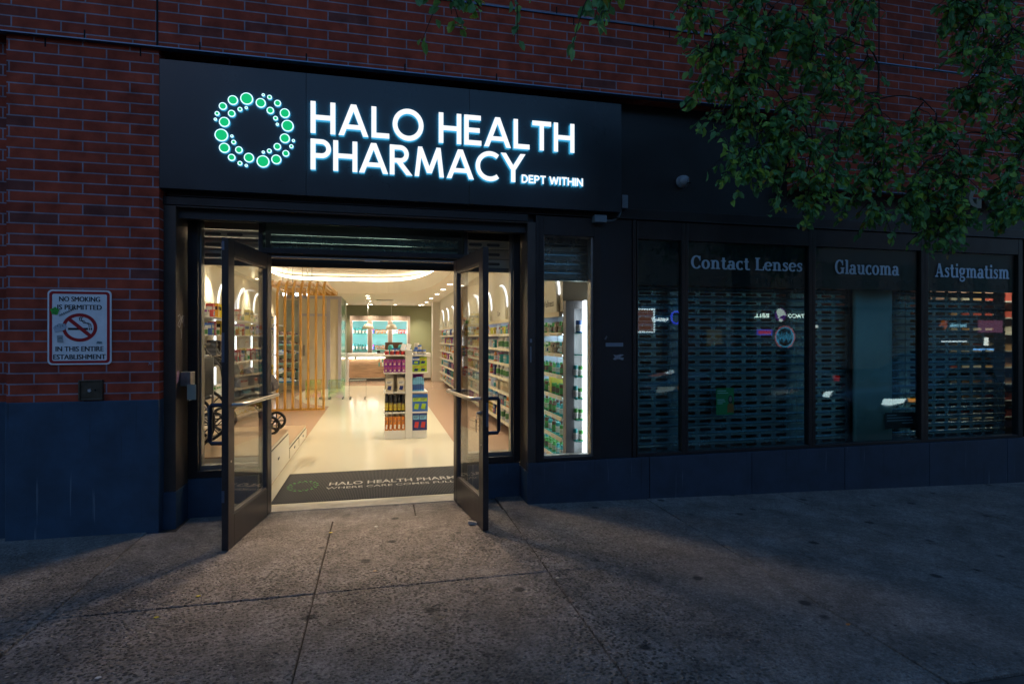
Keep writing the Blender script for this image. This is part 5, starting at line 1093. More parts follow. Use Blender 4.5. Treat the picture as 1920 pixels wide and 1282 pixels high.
for i in range(len(ye)-1):
    mb = MB(); mb.box(IX1-.06, IX1-.045, ye[i]+.05, ye[i]+.07, .25, 1.68); mb.build('light_strip', BLED, t)
    mb = MB(); mb.box(XF+.10, XF+.13, ye[i]+.1, ye[i+1]-.1, 1.700, 1.712); mb.build('light_strip', BLED, t)
ARL = emat('arch_led', (.95,.95,1.), 1.5); ARP = mat('arch_panel', (.66,.63,.52), .5)
hdr = ['Health & Wellness','Baby & Infant Care','Care','Care','Care','Care','Care','Care','Care','Care']
for i in range(len(ye)-1):
    yc = (ye[i]+ye[i+1])/2; rr_ = .47 if i else .52
    out = [(-rr_,0)] + [(-rr_*math.cos(k*PI/16), .18+.34*math.sin(k*PI/16)) for k in range(17)] + [(rr_,0)]
    mb = MB(); mb.prism(out, (XF-.028, yc, 1.737), -EY, EZ, (.03,0,0)); ap = mb.build('arch_panel', ARP, t)
    L, R = [(a*1.03, b*1.035) for a, b in out[1:-1]], [(a*.995, b*.995) for a, b in out[1:-1]]
    mb = MB(); mb.ribbon(L, R, (XF+.0095-.012, yc, 1.737), -EY, EZ, (.01,0,0)); mb.build('arch_light', ARL, ap)
    mb = MB(); text(mb, hdr[i], (XF-.029, yc, 1.80), -EY, EZ, min(.85, .085*len(hdr[i])*.62), .075, align='c', bold=.012); mb.build('lettering', INK, ap)
# end display facing the street
t2 = thing('end_display', (2.0, 5.55, 0), 'grey framed lit end cabinet with glass shelves facing the narrow window', 'display cabinet')
YE = 5.50; GF = mat('grey_frame', (.27,.26,.27), .5)
mb = MB(); mb.box(1.835, 1.925, YE, YE+.1, .02, 1.84); mb.box(1.926, 2.06, YE+.001, YE+.1, 1.76, 1.84); mb.build('frame', GF, t2, bevel=.003)
mb = MB(); mb.box(1.855, IX1-.002, YE+.101, YE+.115, .02, 1.84); mb.build('back_panel', mat('cabinet_back', (.42,.44,.47), .5), t2)
mb = MB(); mb.box(2.016, 2.036, YE-.06, YE+.02, .3, 1.84); mb.build('light_column', emat('column_led', (.84,.92,1.), 2.4), t2)
for z in SZ: mb = MB(); mb.box(1.93, 2.008, YE-.04, YE+.1, z-.010, z); mb.build('shelf', SHG, t2)
gb = proto('tub','green','white',(.052,.052,.105)); gb2 = proto('tub','teal','white',(.05,.05,.12)); wb = proto('tub','blue','white',(.062,.062,.12))
for z, lst in ((1.515,[(2.0,wb)]),(1.07,[(1.962,gb2),(2.02,gb)]),(.85,[(1.962,gb2),(2.018,gb)]),(.635,[(1.965,gb),(2.022,gb)]),(.42,[(1.96,gb2),(2.025,gb)])):
    for x, me in lst: put('tub', me, (x-.024, YE+.01, z+.0005), {gb: 'green lidded white tub on a glass shelf in the narrow lit window', gb2: 'teal tub on a glass shelf in the narrow lit window', wb: 'blue and white tub alone on the top glass shelf'}[me], 'tub', {gb: 'green tubs in the window', gb2: 'teal tubs in the window', wb: None}[me])
# goods on the right shelves
first = [('green','brown',.055,.115),('brown','green',.055,.12),('green','black',.055,.12),('tan','green',.06,.11)]
cnt = 0
for k, z in enumerate(SZ):
    c1, c2, r_, h = first[k % 4]; me = proto('bottle' if k % 2 else 'tub', c1, c2, (r_, r_, h)); y = ye[0]+.06
    lb = f'{c1} bottle on the near end of the right shelving, shelf {"one two three four five six seven".split()[k]} from the floor'
    while y < ye[1]-.06:
        if k > 4 and RG.random() < .5: c1, c2 = RG.choice([('tan','brown'),('brown','tan'),('cream','green'),('green','brown')]); me = proto('box', c1, c2, (r_*1.3, r_*1.3, h)) if c1 != 'green' else proto('bottle', c1, c2, (r_, r_, h))
        else: c1, c2 = RG.choice([('green','brown'),('brown','green'),('green','cream'),('teal','white')]); me = proto('tub' if k % 2 else 'bottle', c1, c2, (r_, r_, h))
        lb = f'{c1} container with {c2} label at the near end of right shelf {"one two three four five six seven".split()[k]}'
        for dx in (.07, .15): put('container', me, (XF+dx, y, z+.0005), lb, 'container', f'{c1} and {c2} containers near the window shelf {k}'.replace(str(k), 'one two three four five six seven'.split()[k])); cnt += 1
        y += .14 if k != 6 else .09
mb = MB(); mb.box(XF+.05, XF+.2, ye[0]+.55, ye[0]+.62, .8505, 1.02); tag(mb.build('carton', pm('yellow')), 'bright yellow carton among green bottles at the near end of the right shelving', 'carton')
kinds = [('box','pink','white',(.09,.09,.15)),('bottle','sky','white',(.07,.07,.17)),('box','white','red',(.10,.1,.14)),('tub','white','teal',(.08,.08,.12)),('bottle','orange','white',(.065,.065,.16)),('box','navy','sky',(.1,.1,.16)),('bottle','white','green',(.07,.07,.18)),
         ('box','teal','white',(.11,.1,.13)),('jug','cream','tan',(.10,.08,.16)),('box','purple','pink',(.09,.09,.15)),('bottle','red','yellow',(.06,.06,.16)),('box','yellow','red',(.1,.1,.12))]
for i in range(1, len(ye)-1):
    for k, z in enumerate(SZ):
        y = ye[i]+.09
        kd = RG.choice(kinds)
        while y < ye[i+1]-.08 and cnt < 620:
            if RG.random() < .38: kd = RG.choice(kinds)
            if i == 2 and k == 2: kd = kinds[8]
            n_, c1, c2, s_ = kd; me = proto(n_, c1, c2, s_)
            put({'box': 'carton'}.get(n_, n_), me, (XF+.03+s_[1]/2, y, z+.0005), f'{c1} {"carton" if n_ == "box" else n_} with {c2} label on the long right hand shelves', {'box': 'carton'}.get(n_, n_), f'{c1} {"carton" if n_ == "box" else n_}s on the right shelves', -PI/2 + RG.uniform(-.1,.1)); cnt += 1
            y += s_[0] + RG.choice([.012,.02,.03,.16,.24])
c = P(846, 694, 12.5); t3 = thing('sharps_bin', (1.78, 12.6, .6), 'white container with bright orange lid at the front of the right shelves', 'bin')
mb = MB(); mb.prism([(-.10,0),(.10,0),(.13,.26),(-.13,.26)], (1.70, 12.5, .86), EX, EZ, (0,.2,0)); mb.build('body', pm('white'), t3); mb = MB(); mb.box(1.56, 1.84, 12.49, 12.71, 1.121, 1.17); mb.build('lid', pm('orange'), t3, bevel=.01)
mb = MB(); mb.box(1.62, 1.78, 12.5, 12.7, .02, .859); mb.build('pedestal', SHW, t3)
# left wall: shelves, arches, shoes
t = thing('wall_shelving', (IX0, 11.5, 0), 'glass shelving on the left wall under lit arched niches', 'shelving')
ARW = mat('left_panel_cream', (.66,.60,.46), .5); XW = IX0+.001
mb = MB(); mb.box(XW, XW+.02, 7.2, 16.85, .22, CL-.002); mb.build('back_panel', ARW, t)
LZ = [.62, 1.05, 1.50, 1.76]
for y0 in (7.4, 8.75, 10.1, 11.45, 12.8, 14.15):
    for z in LZ: mb = MB(); mb.box(XW+.022, XW+.32, y0+.02, y0+1.29, z-.012, z); mb.build('shelf', SHG if False else SHW, t)
    mb = MB(); mb.box(XW+.021, XW+.035, y0+1.30, y0+1.335, .6, 1.9); mb.build('light_strip', emat('left_led', (.9,.95,1.), 3.0), t)
    out = [(-.5,0)] + [(-.5*math.cos(k*PI/16), .12+.42*math.sin(k*PI/16)) for k in range(17)] + [(.5,0)]
    mb = MB(); mb.prism(out, (XW+.022, y0+.655, 1.86), EY, EZ, (.03,0,0)); ap = mb.build('arch_panel', ARW, t)
    mb = MB(); mb.ribbon([(a*1.06, b*1.05) for a, b in out[1:10]], [(a*1.0, b*1.0) for a, b in out[1:10]], (XW+.0215, y0+.655, 1.86), EY, EZ, (.012,0,0)); mb.build('arch_light', emat('left_arch_led', (1,.97,.9), 1.8), ap)
    mb = MB(); text(mb, 'Equipment' if y0 == 8.75 else 'Care', (XW+.0535, y0+.655, 1.95), EY, EZ, .62 if y0 == 8.75 else .3, .09, align='c', bold=.012); mb.build('lettering', INK, ap)
lk = [('box','white','red',(.12,.1,.17)),('box','red','white',(.10,.1,.2)),('box','yellow','black',(.09,.1,.22)),('box','white','green',(.10,.1,.13)),('tub','white','green',(.08,.08,.12)),('box','blue','white',(.12,.1,.18)),('box','white','purple',(.13,.1,.12))]
for y0 in (7.4, 8.75, 10.1, 11.45, 12.8):
    for z in LZ:
        y = y0+.12
        while y < y0+1.2:
            n_, c1, c2, s_ = RG.choice(lk)
            if not (z == 1.05 and 9.2 < y < 9.8): put({'box': 'carton'}.get(n_, n_), proto(n_, c1, c2, s_), (XW+.20, y, z+.0005), f'{c1} {"carton" if n_ == "box" else n_} with {c2} label on the left wall shelves', {'box': 'carton'}.get(n_, n_), f'{c1} {"carton" if n_ == "box" else n_} {c2} on the left wall', PI/2+RG.uniform(-.1,.1))
            y += s_[0]+RG.choice([.01,.02,.15])
def boot(x, y, z, lb):
    t = thing('walking_boot', (x, y, z), lb, 'orthopaedic boot')
    out = [(-.10,.0),(.16,.0),(.17,.05),(.10,.09),(.045,.13),(.05,.36),(-.08,.38),(-.10,.2)]
    mb = MB(); mb.prism(out, (x, y-.05, z), EX, EZ, (0,.10,0)); mb.build('shell', pm('black'), t, bevel=.015)
    for k in range(3): mb = MB(); mb.box(x-.092, x+.055, y-.054, y+.054, z+.15+.07*k, z+.18+.07*k); mb.build('strap', DKSTEEL, t)
boot(XW+.17, 9.42, 1.0505, 'tall black orthopaedic boot on the left wall shelf'); boot(XW+.18, 9.62, 1.0505, 'second black orthopaedic boot behind the first on the left shelf')
t = thing('shoe_rack', (IX0, 16, 0), 'glass shoe rack with six shelves in the far left corner', 'shoe rack')
SZ2 = [P(528, y, 15.9).z for y in (715, 697, 680, 663, 646, 629)]
for z in SZ2: mb = MB(); mb.box(XW+.022, XW+.46, 15.55, 16.75, z-.01, z); mb.build('shelf', SHG, t)
mb = MB(); mb.box(XW+.03, XW+.04, 15.5, 15.52, .3, 2.0); mb.build('light_strip', MATS['left_led'], t)
def shoe_mesh(c, c2):
    mb = MB(); mb.prism([(-.14,0),(.14,0),(.145,.02),(-.14,.022)], (0,-.042,0), EX, EZ, (0,.084,0), 1)
    mb.prism([(-.138,.0225),(.143,.0205),(.13,.05),(.06,.07),(.02,.105),(-.04,.10),(-.08,.09),(-.12,.12),(-.14,.08)], (0,-.04,0), EX, EZ, (0,.08,0), 0); mb.prism([(.0,.08),(.055,.06),(.06,.072),(.02,.107)], (0,-.042,0), EX, EZ, (0,.084,0), 1); return mb.mesh('shoe', [pm(c), pm(c2)])
for z in SZ2:
    for k, x in enumerate((XW+.16, XW+.35)):
        for j in range(2):
            c_ = RG.choice([('black','white'),('navy','white'),('white','blue'),('brown','tan'),('black','teal')]); o = put('shoe', CLM.setdefault(('shoe',)+c_, None) or shoe_mesh(*c_), (x, 15.75+.45*j, z+.0005), f'{c_[0]} shoe with {c_[1]} sole on the glass rack', 'shoe', f'{c_[0]} and {c_[1]} shoes on the rack', RG.uniform(-.4,.3)); CLM[('shoe',)+c_] = o.data
# wheelchair
def wheelchair(x, y, z):
    t = thing('wheelchair', (x, y, z), 'black folding wheelchair parked on the platform behind the left sidelight', 'wheelchair'); RB = mat('rubber', (.015,.015,.016), .7); r = .275
    for s_ in (-1, 1):
        yy = y+.26*s_
        mb = MB(); mb.tube([(x+r*math.cos(k*PI/18), yy, z+r+r*math.sin(k*PI/18)) for k in range(36)], .014, 8, closed=True); wl_ = mb.build('wheel', RB, t, smooth=True)
        mb = MB(); mb.tube([(x+r*.93*math.cos(k*PI/18), yy+.03*s_, z+r+r*.93*math.sin(k*PI/18)) for k in range(36)], .007, 6, closed=True); mb.build('hand_rim', STEEL, wl_)
        mb = MB()
        for k in range(8): a_ = k*PI/4; mb.tube([(x+.03*math.cos(a_), yy, z+r+.03*math.sin(a_)), (x+r*math.cos(a_), yy, z+r+r*math.sin(a_))], .007, 5)
        mb.lathe([(.035,-.02),(.035,.02)], (x, yy, z+r), 12, axis='y'); mb.build('spokes', mat('spoke_grey', (.06,.06,.065), .4), wl_)
        mb = MB(); mb.tube([(x-.38+.075*math.cos(k*PI/8), y+.22*s_, z+.075+.075*math.sin(k*PI/8)) for k in range(16)], .012, 6, closed=True); mb.tube([(x-.38,y+.22*s_,z+.075),(x-.36,y+.22*s_,z+.2),(x-.36,y+.22*s_,z+.47)], .011, 6); mb.build('caster', RB, t)
        mb = MB(); mb.tube([(x+.14,y+.21*s_,z+.25),(x+.14,y+.21*s_,z+.88),(x+.24,y+.21*s_,z+.90)], .012, 8); mb.tube([(x+.14,y+.21*s_,z+.47),(x-.36,y+.21*s_,z+.47),(x-.46,y+.21*s_,z+.2)], .012, 8); mb.tube([(x+.14,y+.21*s_,z+.26),(x-.36,y+.21*s_,z+.26)], .011, 8); mb.build('frame', STEEL, t, smooth=True)
        mb = MB(); mb.box(x-.24, x+.10, y+.185*s_-.03, y+.185*s_+.03, z+.66, z+.69); mb.tube([(x-.2,y+.2*s_,z+.66),(x-.2,y+.2*s_,z+.48)], .01, 6); mb.build('armrest', pm('black'), t)
        mb = MB(); mb.box(x-.56, x-.44, y+.1*s_-.05, y+.1*s_+.05, z+.10, z+.12); mb.build('footrest', DKSTEEL, t)
    mb = MB(); mb.box(x-.33, x+.13, y-.19, y+.19, z+.455, z+.49); mb.build('seat', pm('black'), t, bevel=.01)
    mb = MB(); mb.box(x+.12, x+.15, y-.19, y+.19, z+.50, z+.88); mb.build('backrest', pm('black'), t, bevel=.01)
    mb = MB(); mb.prism([(-.20,.60),(.12,.60),(.12,.69),(-.20,.69)], (x, y-.235, z), EX, EZ, (0,.004,0)); mb.build('side_guard', pm('black'), t)
wheelchair(-1.80, 6.15, .39)
# stroller
def stroller(x, y, z):
    t = thing('stroller', (x, y, z), 'dark folding stroller standing on the platform behind the left door', 'stroller'); RB = MATS['rubber']
    for dx, dy, r in ((.28,-.2,.095),(.28,.2,.095),(-.3,-.24,.13),(-.3,.24,.13)):
        mb = MB(); mb.tube([(x+dx+r*math.cos(k*PI/12), y+dy, z+r+r*math.sin(k*PI/12)) for k in range(24)], .016, 8, closed=True); wl_ = mb.build('wheel', RB, t, smooth=True)
        mb = MB()
        for k in range(8): a_ = k*PI/4; mb.tube([(x+dx, y+dy, z+r), (x+dx+r*math.cos(a_), y+dy, z+r+r*math.sin(a_))], .007, 5)
        mb.lathe([(.022,-.015),(.022,.015)], (x+dx, y+dy, z+r), 10, axis='y'); mb.build('spokes', pm('black'), wl_)
    for dy in (-.2, .2):
        mb = MB(); mb.tube([(x+.28,y+dy,z+.10),(x+.05,y+dy,z+.42),(x-.38,y+dy,z+.95)], .011, 8); mb.tube([(x-.3,y+dy,z+.13),(x+.02,y+dy,z+.45)], .011, 8); mb.build('frame', DKSTEEL, t, smooth=True)
    mb = MB(); mb.tube([(x-.38,y-.2,z+.95),(x-.44,y-.2,z+1.0),(x-.44,y+.2,z+1.0),(x-.38,y+.2,z+.95)], .014, 8); mb.build('handlebar', pm('black'), t, smooth=True)
    mb = MB(); mb.prism([(-.18,.34),(.16,.30),(.20,.40),(-.02,.46),(-.16,.84),(-.26,.82)], (x, y-.17, z), EX, EZ, (0,.34,0)); mb.build('seat', pm('black'), t, bevel=.02)
    mb = MB(); mb.prism([(.02+.30*math.cos(math.radians(a_)), .50+.18*math.sin(math.radians(a_))*1.2) for a_ in (60,40,20,0,-10)]+[(-.1,.5),(-.02,.74)], (x, y-.18, z), EX, EZ, (0,.36,0)); mb.build('canopy', mat('stroller_canopy', (.05,.04,.045), .7), t, bevel=.03)
stroller(-1.47, 7.0, .39)
# ------------------------------------------------------------------ across the street, seen in the window glass
def facade(x0, x1, h, col, lb, lit):
    t = thing('street_building', ((x0+x1)/2, -18, -.4), lb, 'building'); m = mat('facade_'+lb.split()[0], col, .8, var=.2)
    mb = MB(); mb.box(x0, x1, -26, -18.2, 3.2, h); mb.box(x0, x1, -26, -18.6, -.4, 3.2); mb.build('wall', m, t)
    mb = MB(); n = max(1, int((x1-x0)/2.6))
    for k in range(n):
        a_ = x0+.4+k*(x1-x0-.4)/n
        o = MB(); o.box(a_, a_+(x1-x0)/n-.5, -18.595, -18.5, .2, 2.7); o.build('shop_window', emat('shop_glow_'+str(lit[k % len(lit)]), [(1,.8,.5),(.7,.85,1),(.9,.3,.2)][lit[k % len(lit)]], [.02,.02,.012][lit[k % len(lit)]]), t)
    rw = random.Random(int(x0*7)); 
    for f_ in range(int((h-4)/3)):
        for k in range(n):
            a_ = x0+.7+k*(x1-x0-.4)/n; o = MB(); o.box(a_, a_+1.1, -18.19, -18.15, 4.2+3*f_, 5.8+3*f_); o.build('window', MATS['shop_glow_0'] if rw.random() < .18 else VAL, t)
facade(-30, -10, 13, (.10,.08,.07), 'brown apartment building over shops across the street', [1, 0])
facade(-9.9, 9, 10, (.12,.10,.09), 'grey low building over shops across the street', [0, 1])
facade(9.1, 24, 12, (.08,.07,.07), 'dark brick building over shops across the street', [1, 0, 2])
facade(24.1, 52, 14, (.09,.08,.085), 'tall brick building with a lit corner across the street', [0, 1])
def mirror_pt(px, py, y):
    """place across the street whose mirror image in the shop glass the photograph shows at (px, py)"""
    p = P(px, py, 2*4.872-y); return Vector((p.x, y, p.z))
YX = -18.1
def lit_sign(px, py, wpx, name, s_, col, st, lb, h=None, board=None):
    c = mirror_pt(px, py, YX); wd = wpx/F*(abs(YX)+9.7)*1.25
    t = thing(name, c, lb, 'sign'); hh = h or wd*.2
    if board: mb = MB(); mb.box(c.x-wd*.55, c.x+wd*.55, YX-.06, YX-.01, c.z-hh*.9, c.z+hh*.9); mb.build('board', emat('sign_board_'+name+str(px), board, .5), t)
    mb = MB(); text(mb, s_, (c.x+wd/2, YX+.01, c.z-hh/2), -EX, EZ, wd, hh, bold=.03); mb.build('lettering', emat('sign_text'+str(px), col, st), t); return t, c, wd, hh
t, c, wd, hh = lit_sign(1493, 592, 34, 'street_sign', 'TACO', (.85,1,.85), 5, 'lit sign lettered TACO BELL with purple bell across the street')
mb = MB(); text(mb, 'BELL', (c.x-wd*1.45+wd*.8-1.05, YX+.01, c.z-hh/2), -EX, EZ, wd*.85, hh, bold=.03)
MB_ = MB(); bx_ = c.x-wd*.5-.45
mb.build('lettering', MATS['sign_text1493'], t)
mb = MB(); mb.prism([(.36*math.cos(k*PI/12), .36*math.sin(k*PI/12)) for k in range(24)], (bx_, YX, c.z+.05), EX, EZ, (0,-.04,0)); mb.build('emblem', emat('purple_emblem', (.25,.02,.5), .8), t)
mb = MB(); mb.prism([(-.30,.16),(-.26,.30),(-.10,.36),(.12,.30),(.30,.06),(.34,-.06),(.18,-.02),(-.02,-.10),(-.14,-.24),(-.20,-.10)], (bx_, YX+.012, c.z+.05), EX, EZ, (0,-.01,0)); mb.prism([(.12*math.cos(k*PI/8), .1*math.sin(k*PI/8)-.30) for k in range(16)], (bx_, YX+.012, c.z+.05), EX, EZ, (0,-.01,0)); mb.build('bell', emat('bell_white', (.9,1,.9), 2), t)
t, c, wd, hh = lit_sign(1237, 599, 30, 'street_sign', 'PHARMACY', (.9,.97,1), 5, 'lit sign lettered PHARMACY on a blue board across the street', board=(.03,.25,.55))
c = mirror_pt(1207, 601, YX); t = thing('video_screen', c, 'bright framed picture screen in a window across the street', 'screen')
mb = MB(); mb.box(c.x-.55, c.x+.55, YX-.05, YX, c.z-.55, c.z+.55); mb.build('picture', emat('screen_picture', (.55,.2,.12), .8), t)
for k in range(10):
    for sx, sz in ((-.6+.133*k, .6), (-.6+.133*k, -.6), (-.6, -.6+.133*k), (.6, -.6+.133*k)): mb = MB(); mb.box(c.x+sx-.04, c.x+sx+.04, YX, YX+.03, c.z+sz-.04, c.z+sz+.04); mb.build('bulb', emat('screen_bulb', (.8,.95,1), 5), t)
c = mirror_pt(1268, 595, YX); mb = MB(); mb.tube([(c.x+.28*math.cos(k*PI/12), YX, c.z+.32*math.sin(k*PI/12)) for k in range(24)], .05, 6, closed=True); tag(mb.build('neon_ring', emat('neon_blue', (.05,.08,1), 3)), 'blue neon ring across the street', 'neon sign')
c = mirror_pt(1472, 632, YX); t = thing('neon_sign', c, 'round blue and pink neon sign across the street', 'neon sign')
for r_, m_ in ((.62, emat('neon_pink', (1,.25,.3), 1.2)), (.54, emat('neon_cyan', (.1,.6,1), 1.4))): mb = MB(); mb.tube([(c.x+r_*math.cos(k*PI/14), YX, c.z+r_*math.sin(k*PI/14)) for k in range(28)], .03, 6, closed=True); mb.build('tube', m_, t)
mb = MB()
for k in range(9): x = -.4+.1*k; mb.tube([(c.x+x, YX, c.z-.3+.1*(k % 3)), (c.x+x, YX, c.z+.3-.08*((k+1) % 3))], .022, 5)
mb.build('tube', MATS['neon_cyan'], t)
c = mirror_pt(1434, 623, YX); t = thing('neon_sign', c, 'small red and blue open sign across the street', 'neon sign')
mb = MB(); mb.box(c.x-.5, c.x+.5, YX-.03, YX, c.z-.17, c.z+.17); mb.build('border', emat('neon_border', (.15,.1,1), 1.3), t); mb = MB(); mb.box(c.x-.4, c.x+.4, YX+.001, YX+.01, c.z-.09, c.z+.09); mb.build('panel', emat('neon_red', (1,.05,.15), 1.3), t)
t, c, wd, hh = lit_sign(1797, 609, 38, 'street_sign', 'boost mobile', (.4,.8,1.), 2.2, 'lit sign lettered boost mobile with orange mark across the street')
mb = MB(); mb.prism([(-.34,-.1),(-.1,.28),(.30,.22),(.22,.02),(.34,-.05),(.08,-.32),(.02,-.06)], (c.x-wd/2-.5, YX, c.z), EX, EZ, (0,-.03,0)); mb.build('emblem', emat('orange_mark', (1,.2,.02), .7), t)
lit_sign(1856, 612, 34, 'street_sign', 'Nails', (1,.85,.95), 1.6, 'lit pink sign board across the street', board=(.8,.28,.45)) if False else None
c = mirror_pt(1858, 612, YX); mb = MB(); mb.box(c.x-.95, c.x+.95, YX-.05, YX, c.z-.38, c.z+.38); tag(mb.build('street_sign', emat('pink_board', (.75,.25,.45), .5)), 'plain glowing pink sign board across the street', 'sign')
for px, py, w_, h_, col, s_, lb in ((1790,640,1.9,.07,(.9,.97,1),3,'white tube light over a shop front across the street'), (1850,640,.3,.5,(1,.95,.85),3,'bright shop doorway lamp across the street'), (1845,655,1.6,.10,(.2,.5,1),3,'blue light strip over a shop front across the street'), (1530,612,.3,.14,(1,1,.9),2.5,'white street lamp head across the street'), (1386,614,.25,.12,(1,1,.9),2.5,'distant white street lamp across the street'), (1340,640,.9,1.3,(.8,.65,.3),.15,'dim yellow lit window across the street')):
    c = mirror_pt(px, py, YX+.2); mb = MB(); mb.box(c.x-w_/2, c.x+w_/2, YX+.15, YX+.2, c.z-h_/2, c.z+h_/2); tag(mb.build('street_light', emat('street_glow'+str(px), col, s_)), lb, 'street light')
# cars at the kerb and in the lane
def car(x0, y1, col, lb, name, beam):
    """nose at x0 facing -X, pavement side at y1"""
    Lc, Wc = 4.4, 1.78; yc = y1-Wc/2; zg_ = gz(x0+2)-.15; t = thing('parked_car', (x0+Lc/2, yc, zg_), lb, 'car')
    st = [(0,.55,.36,.62,None),(.12,.72,.28,.74,None),(.5,.84,.24,.86,None),(1.15,.88,.24,.98,None),(1.35,.88,.24,1.02,None),(1.95,.89,.24,1.05,None),(3.0,.89,.24,1.06,None),(3.7,.88,.24,1.08,None),(4.15,.85,.28,1.06,None),(4.4,.70,.38,.92,None)]
    vs = []; mb = MB()
    for x, hw, zb_, zt2, _ in st:
        sec = [(-hw*.8,zb_),(-hw,zb_+.14),(-hw,zt2-.22),(-hw*.93,zt2-.05),(-hw*.78,zt2),(hw*.78,zt2),(hw*.93,zt2-.05),(hw,zt2-.22),(hw,zb_+.14),(hw*.8,zb_)]
        vs += [(x0+x, yc+a_, zg_+b_) for a_, b_ in sec]
    n = 10; fs = [(i*n+k, i*n+(k+1) % n, (i+1)*n+(k+1) % n, (i+1)*n+k) for i in range(len(st)-1) for k in range(n)] + [tuple(range(n)), tuple(range((len(st)-1)*n, len(st)*n))]
    mb.add(vs, fs); o = mb.build('body', mat(name+'_paint', col, .25, .3, coat=1.), t, smooth=True)
    gh = [(1.2,.74,1.0),(1.9,.60,1.50),(2.5,.60,1.56),(3.3,.58,1.52),(4.0,.70,1.08)]; vs = []; mb = MB()
    for x, hw, z in gh: vs += [(x0+x,yc-.78,zg_+1.0),(x0+x,yc-hw,zg_+z),(x0+x,yc+hw,zg_+z),(x0+x,yc+.78,zg_+1.0)]
    fs = [(i*4+k, i*4+k+1, i*4+k+5, i*4+k+4) for i in range(4) for k in range(3)]; mb.add(vs, fs); mb.build('cabin_glass', mat('car_glass', (.01,.012,.014), .05, coat=1), t)
    mb = MB(); mb.add([(x0+x, yc+s_*hw*.96, zg_+z+.012) for x, hw, z in gh[1:4] for s_ in (-1, 1)], [(0,1,3,2),(2,3,5,4)]); mb.build('roof', MATS[name+'_paint'], t)
    for s_ in (-1, 1):
        for k in (0, 1, 3): mb = MB(); a_, b_ = gh[k], gh[k+1]; mb.tube([(x0+a_[0], yc+s_*a_[1]*1.0, zg_+a_[2]+.005), (x0+b_[0], yc+s_*b_[1]*1.0, zg_+b_[2]+.005)], .03, 6); mb.build('roof_pillar', MATS[name+'_paint'], t)
        mb = MB(); mb.prism([(0,0),(.42,.05),(.44,.12),(.05,.10)], (x0+.06, yc+s_*.62, zg_+.62), EX, EZ, (0,s_*.16,0)); hl = mb.build('headlight', emat(name+'_lamp', (.85,1,1), beam), t)
        mb = MB(); mb.box(x0+.45, x0+.55, yc+s_*.8-.03, yc+s_*.8+.05, zg_+.68, zg_+.74); mb.build('indicator', emat(name+'_amber', (1,.35,.02), beam*.7), hl)
        mb = MB(); mb.box(x0+4.3, x0+4.41, yc+s_*.66-.12, yc+s_*.66+.12, zg_+.78, zg_+.9); mb.build('tail_light', emat('tail_red', (1,.03,.02), .6), t)
        for wx in (.85, 3.5):
            mb = MB(); mb.lathe([(.2,-.1),(.32,-.09),(.33,0),(.32,.09),(.2,.1)], (x0+wx, yc+s_*.80, zg_+.33), 24, axis='y'); wl_ = mb.build('wheel', MATS['rubber'], t, smooth=True)
            mb = MB(); mb.lathe([(.20,0),(.19,s_*.02),(.05,s_*.03)], (x0+wx, yc+s_*.90, zg_+.33), 10, axis='y'); mb.build('rim', ALU, wl_)
        mb = MB(); mb.obox((x0+1.5, yc+s_*.98, zg_+1.06), (.07,.10,.07), Matrix.Identity(3)); mb.build('mirror', MATS[name+'_paint'], t, bevel=.02)
car(8.7, KERB-.25, (.10,.16,.20), 'blue grey car parked at the kerb to the right with headlights on', 'kerb_car', 3)
car(5.5, KERB-2.6, (.30,.32,.34), 'silver car waiting in the traffic lane with headlights on', 'lane_car', .5)
# ------------------------------------------------------------------ street tree
def leaf_mat():
    m = mat('leaf_green', (.045,.12,.03), .5); t = m.node_tree; b = t.nodes['Principled BSDF']; g = t.nodes.new('ShaderNodeNewGeometry'); r = t.nodes.new('ShaderNodeValToRGB'); e = r.color_ramp.elements
    e[0].color = (.10,.28,.11,1); e[1].color = (.30,.20,.02,1); e[1].position = 1.0
    for p, c in ((.5, (.17,.42,.16)), (.75, (.27,.52,.10)), (.965, (.32,.50,.06)), (.985, (.45,.34,.05))): q = e.new(p); q.color = (*c, 1)
    t.links.new(g.outputs['Random Per Island'], r.inputs[0]); t.links.new(r.outputs[0], b.inputs['Base Color'])
    tl = t.nodes.new('ShaderNodeBsdfTranslucent'); mx = t.nodes.new('ShaderNodeMixShader'); mx.inputs[0].default_value = .35; t.links.new(r.outputs[0], tl.inputs[0])
    t.links.new(b.outputs[0], mx.inputs[1]); t.links.new(tl.outputs[0], mx.inputs[2]); t.links.new(mx.outputs[0], t.nodes['Material Output'].inputs[0]); return m
LEAF = leaf_mat(); BARK = mat('bark', (.035,.028,.024), .9, var=.4, scale=18, bump=.6, bscale=30)
tree = thing('street_tree', (5.2, 2.35, gz(5.2)), 'leafy street tree whose drooping branches hang over the right of the shopfront', 'tree')
RT = random.Random(21)
mb = MB(); base = Vector((5.2, 2.35, gz(5.2)-.1)); top = Vector((4.9, 2.7, 4.4))
mb.tube([base, base+Vector((-.03,.03,.3)), base+Vector((-.05,.1,1.5)), base+Vector((-.2,.2,3.0)), top], [.20,.15,.13,.12,.10], 12); mb.build('trunk', BARK, tree, smooth=True)
lv = MB(); tw = MB(); limbs = MB()
def add_leaf(p, d, n, L_, w_):
    d = d.normalized(); x = d.cross(n); x = x.normalized() if x.length > 1e-4 else Vector((1,0,0)); n = x.cross(d)
    q = [p, p+d*L_*.35+x*w_+n*w_*.35, p+d*L_*.75+x*w_*.75+n*w_*.2, p+d*L_-n*L_*.12, p+d*L_*.75-x*w_*.75+n*w_*.2, p+d*L_*.35-x*w_+n*w_*.35, p+d*L_*.45]
    lv.add(q, [(0,6,1),(1,6,2),(2,6,3),(3,6,4),(4,6,5),(5,6,0)])
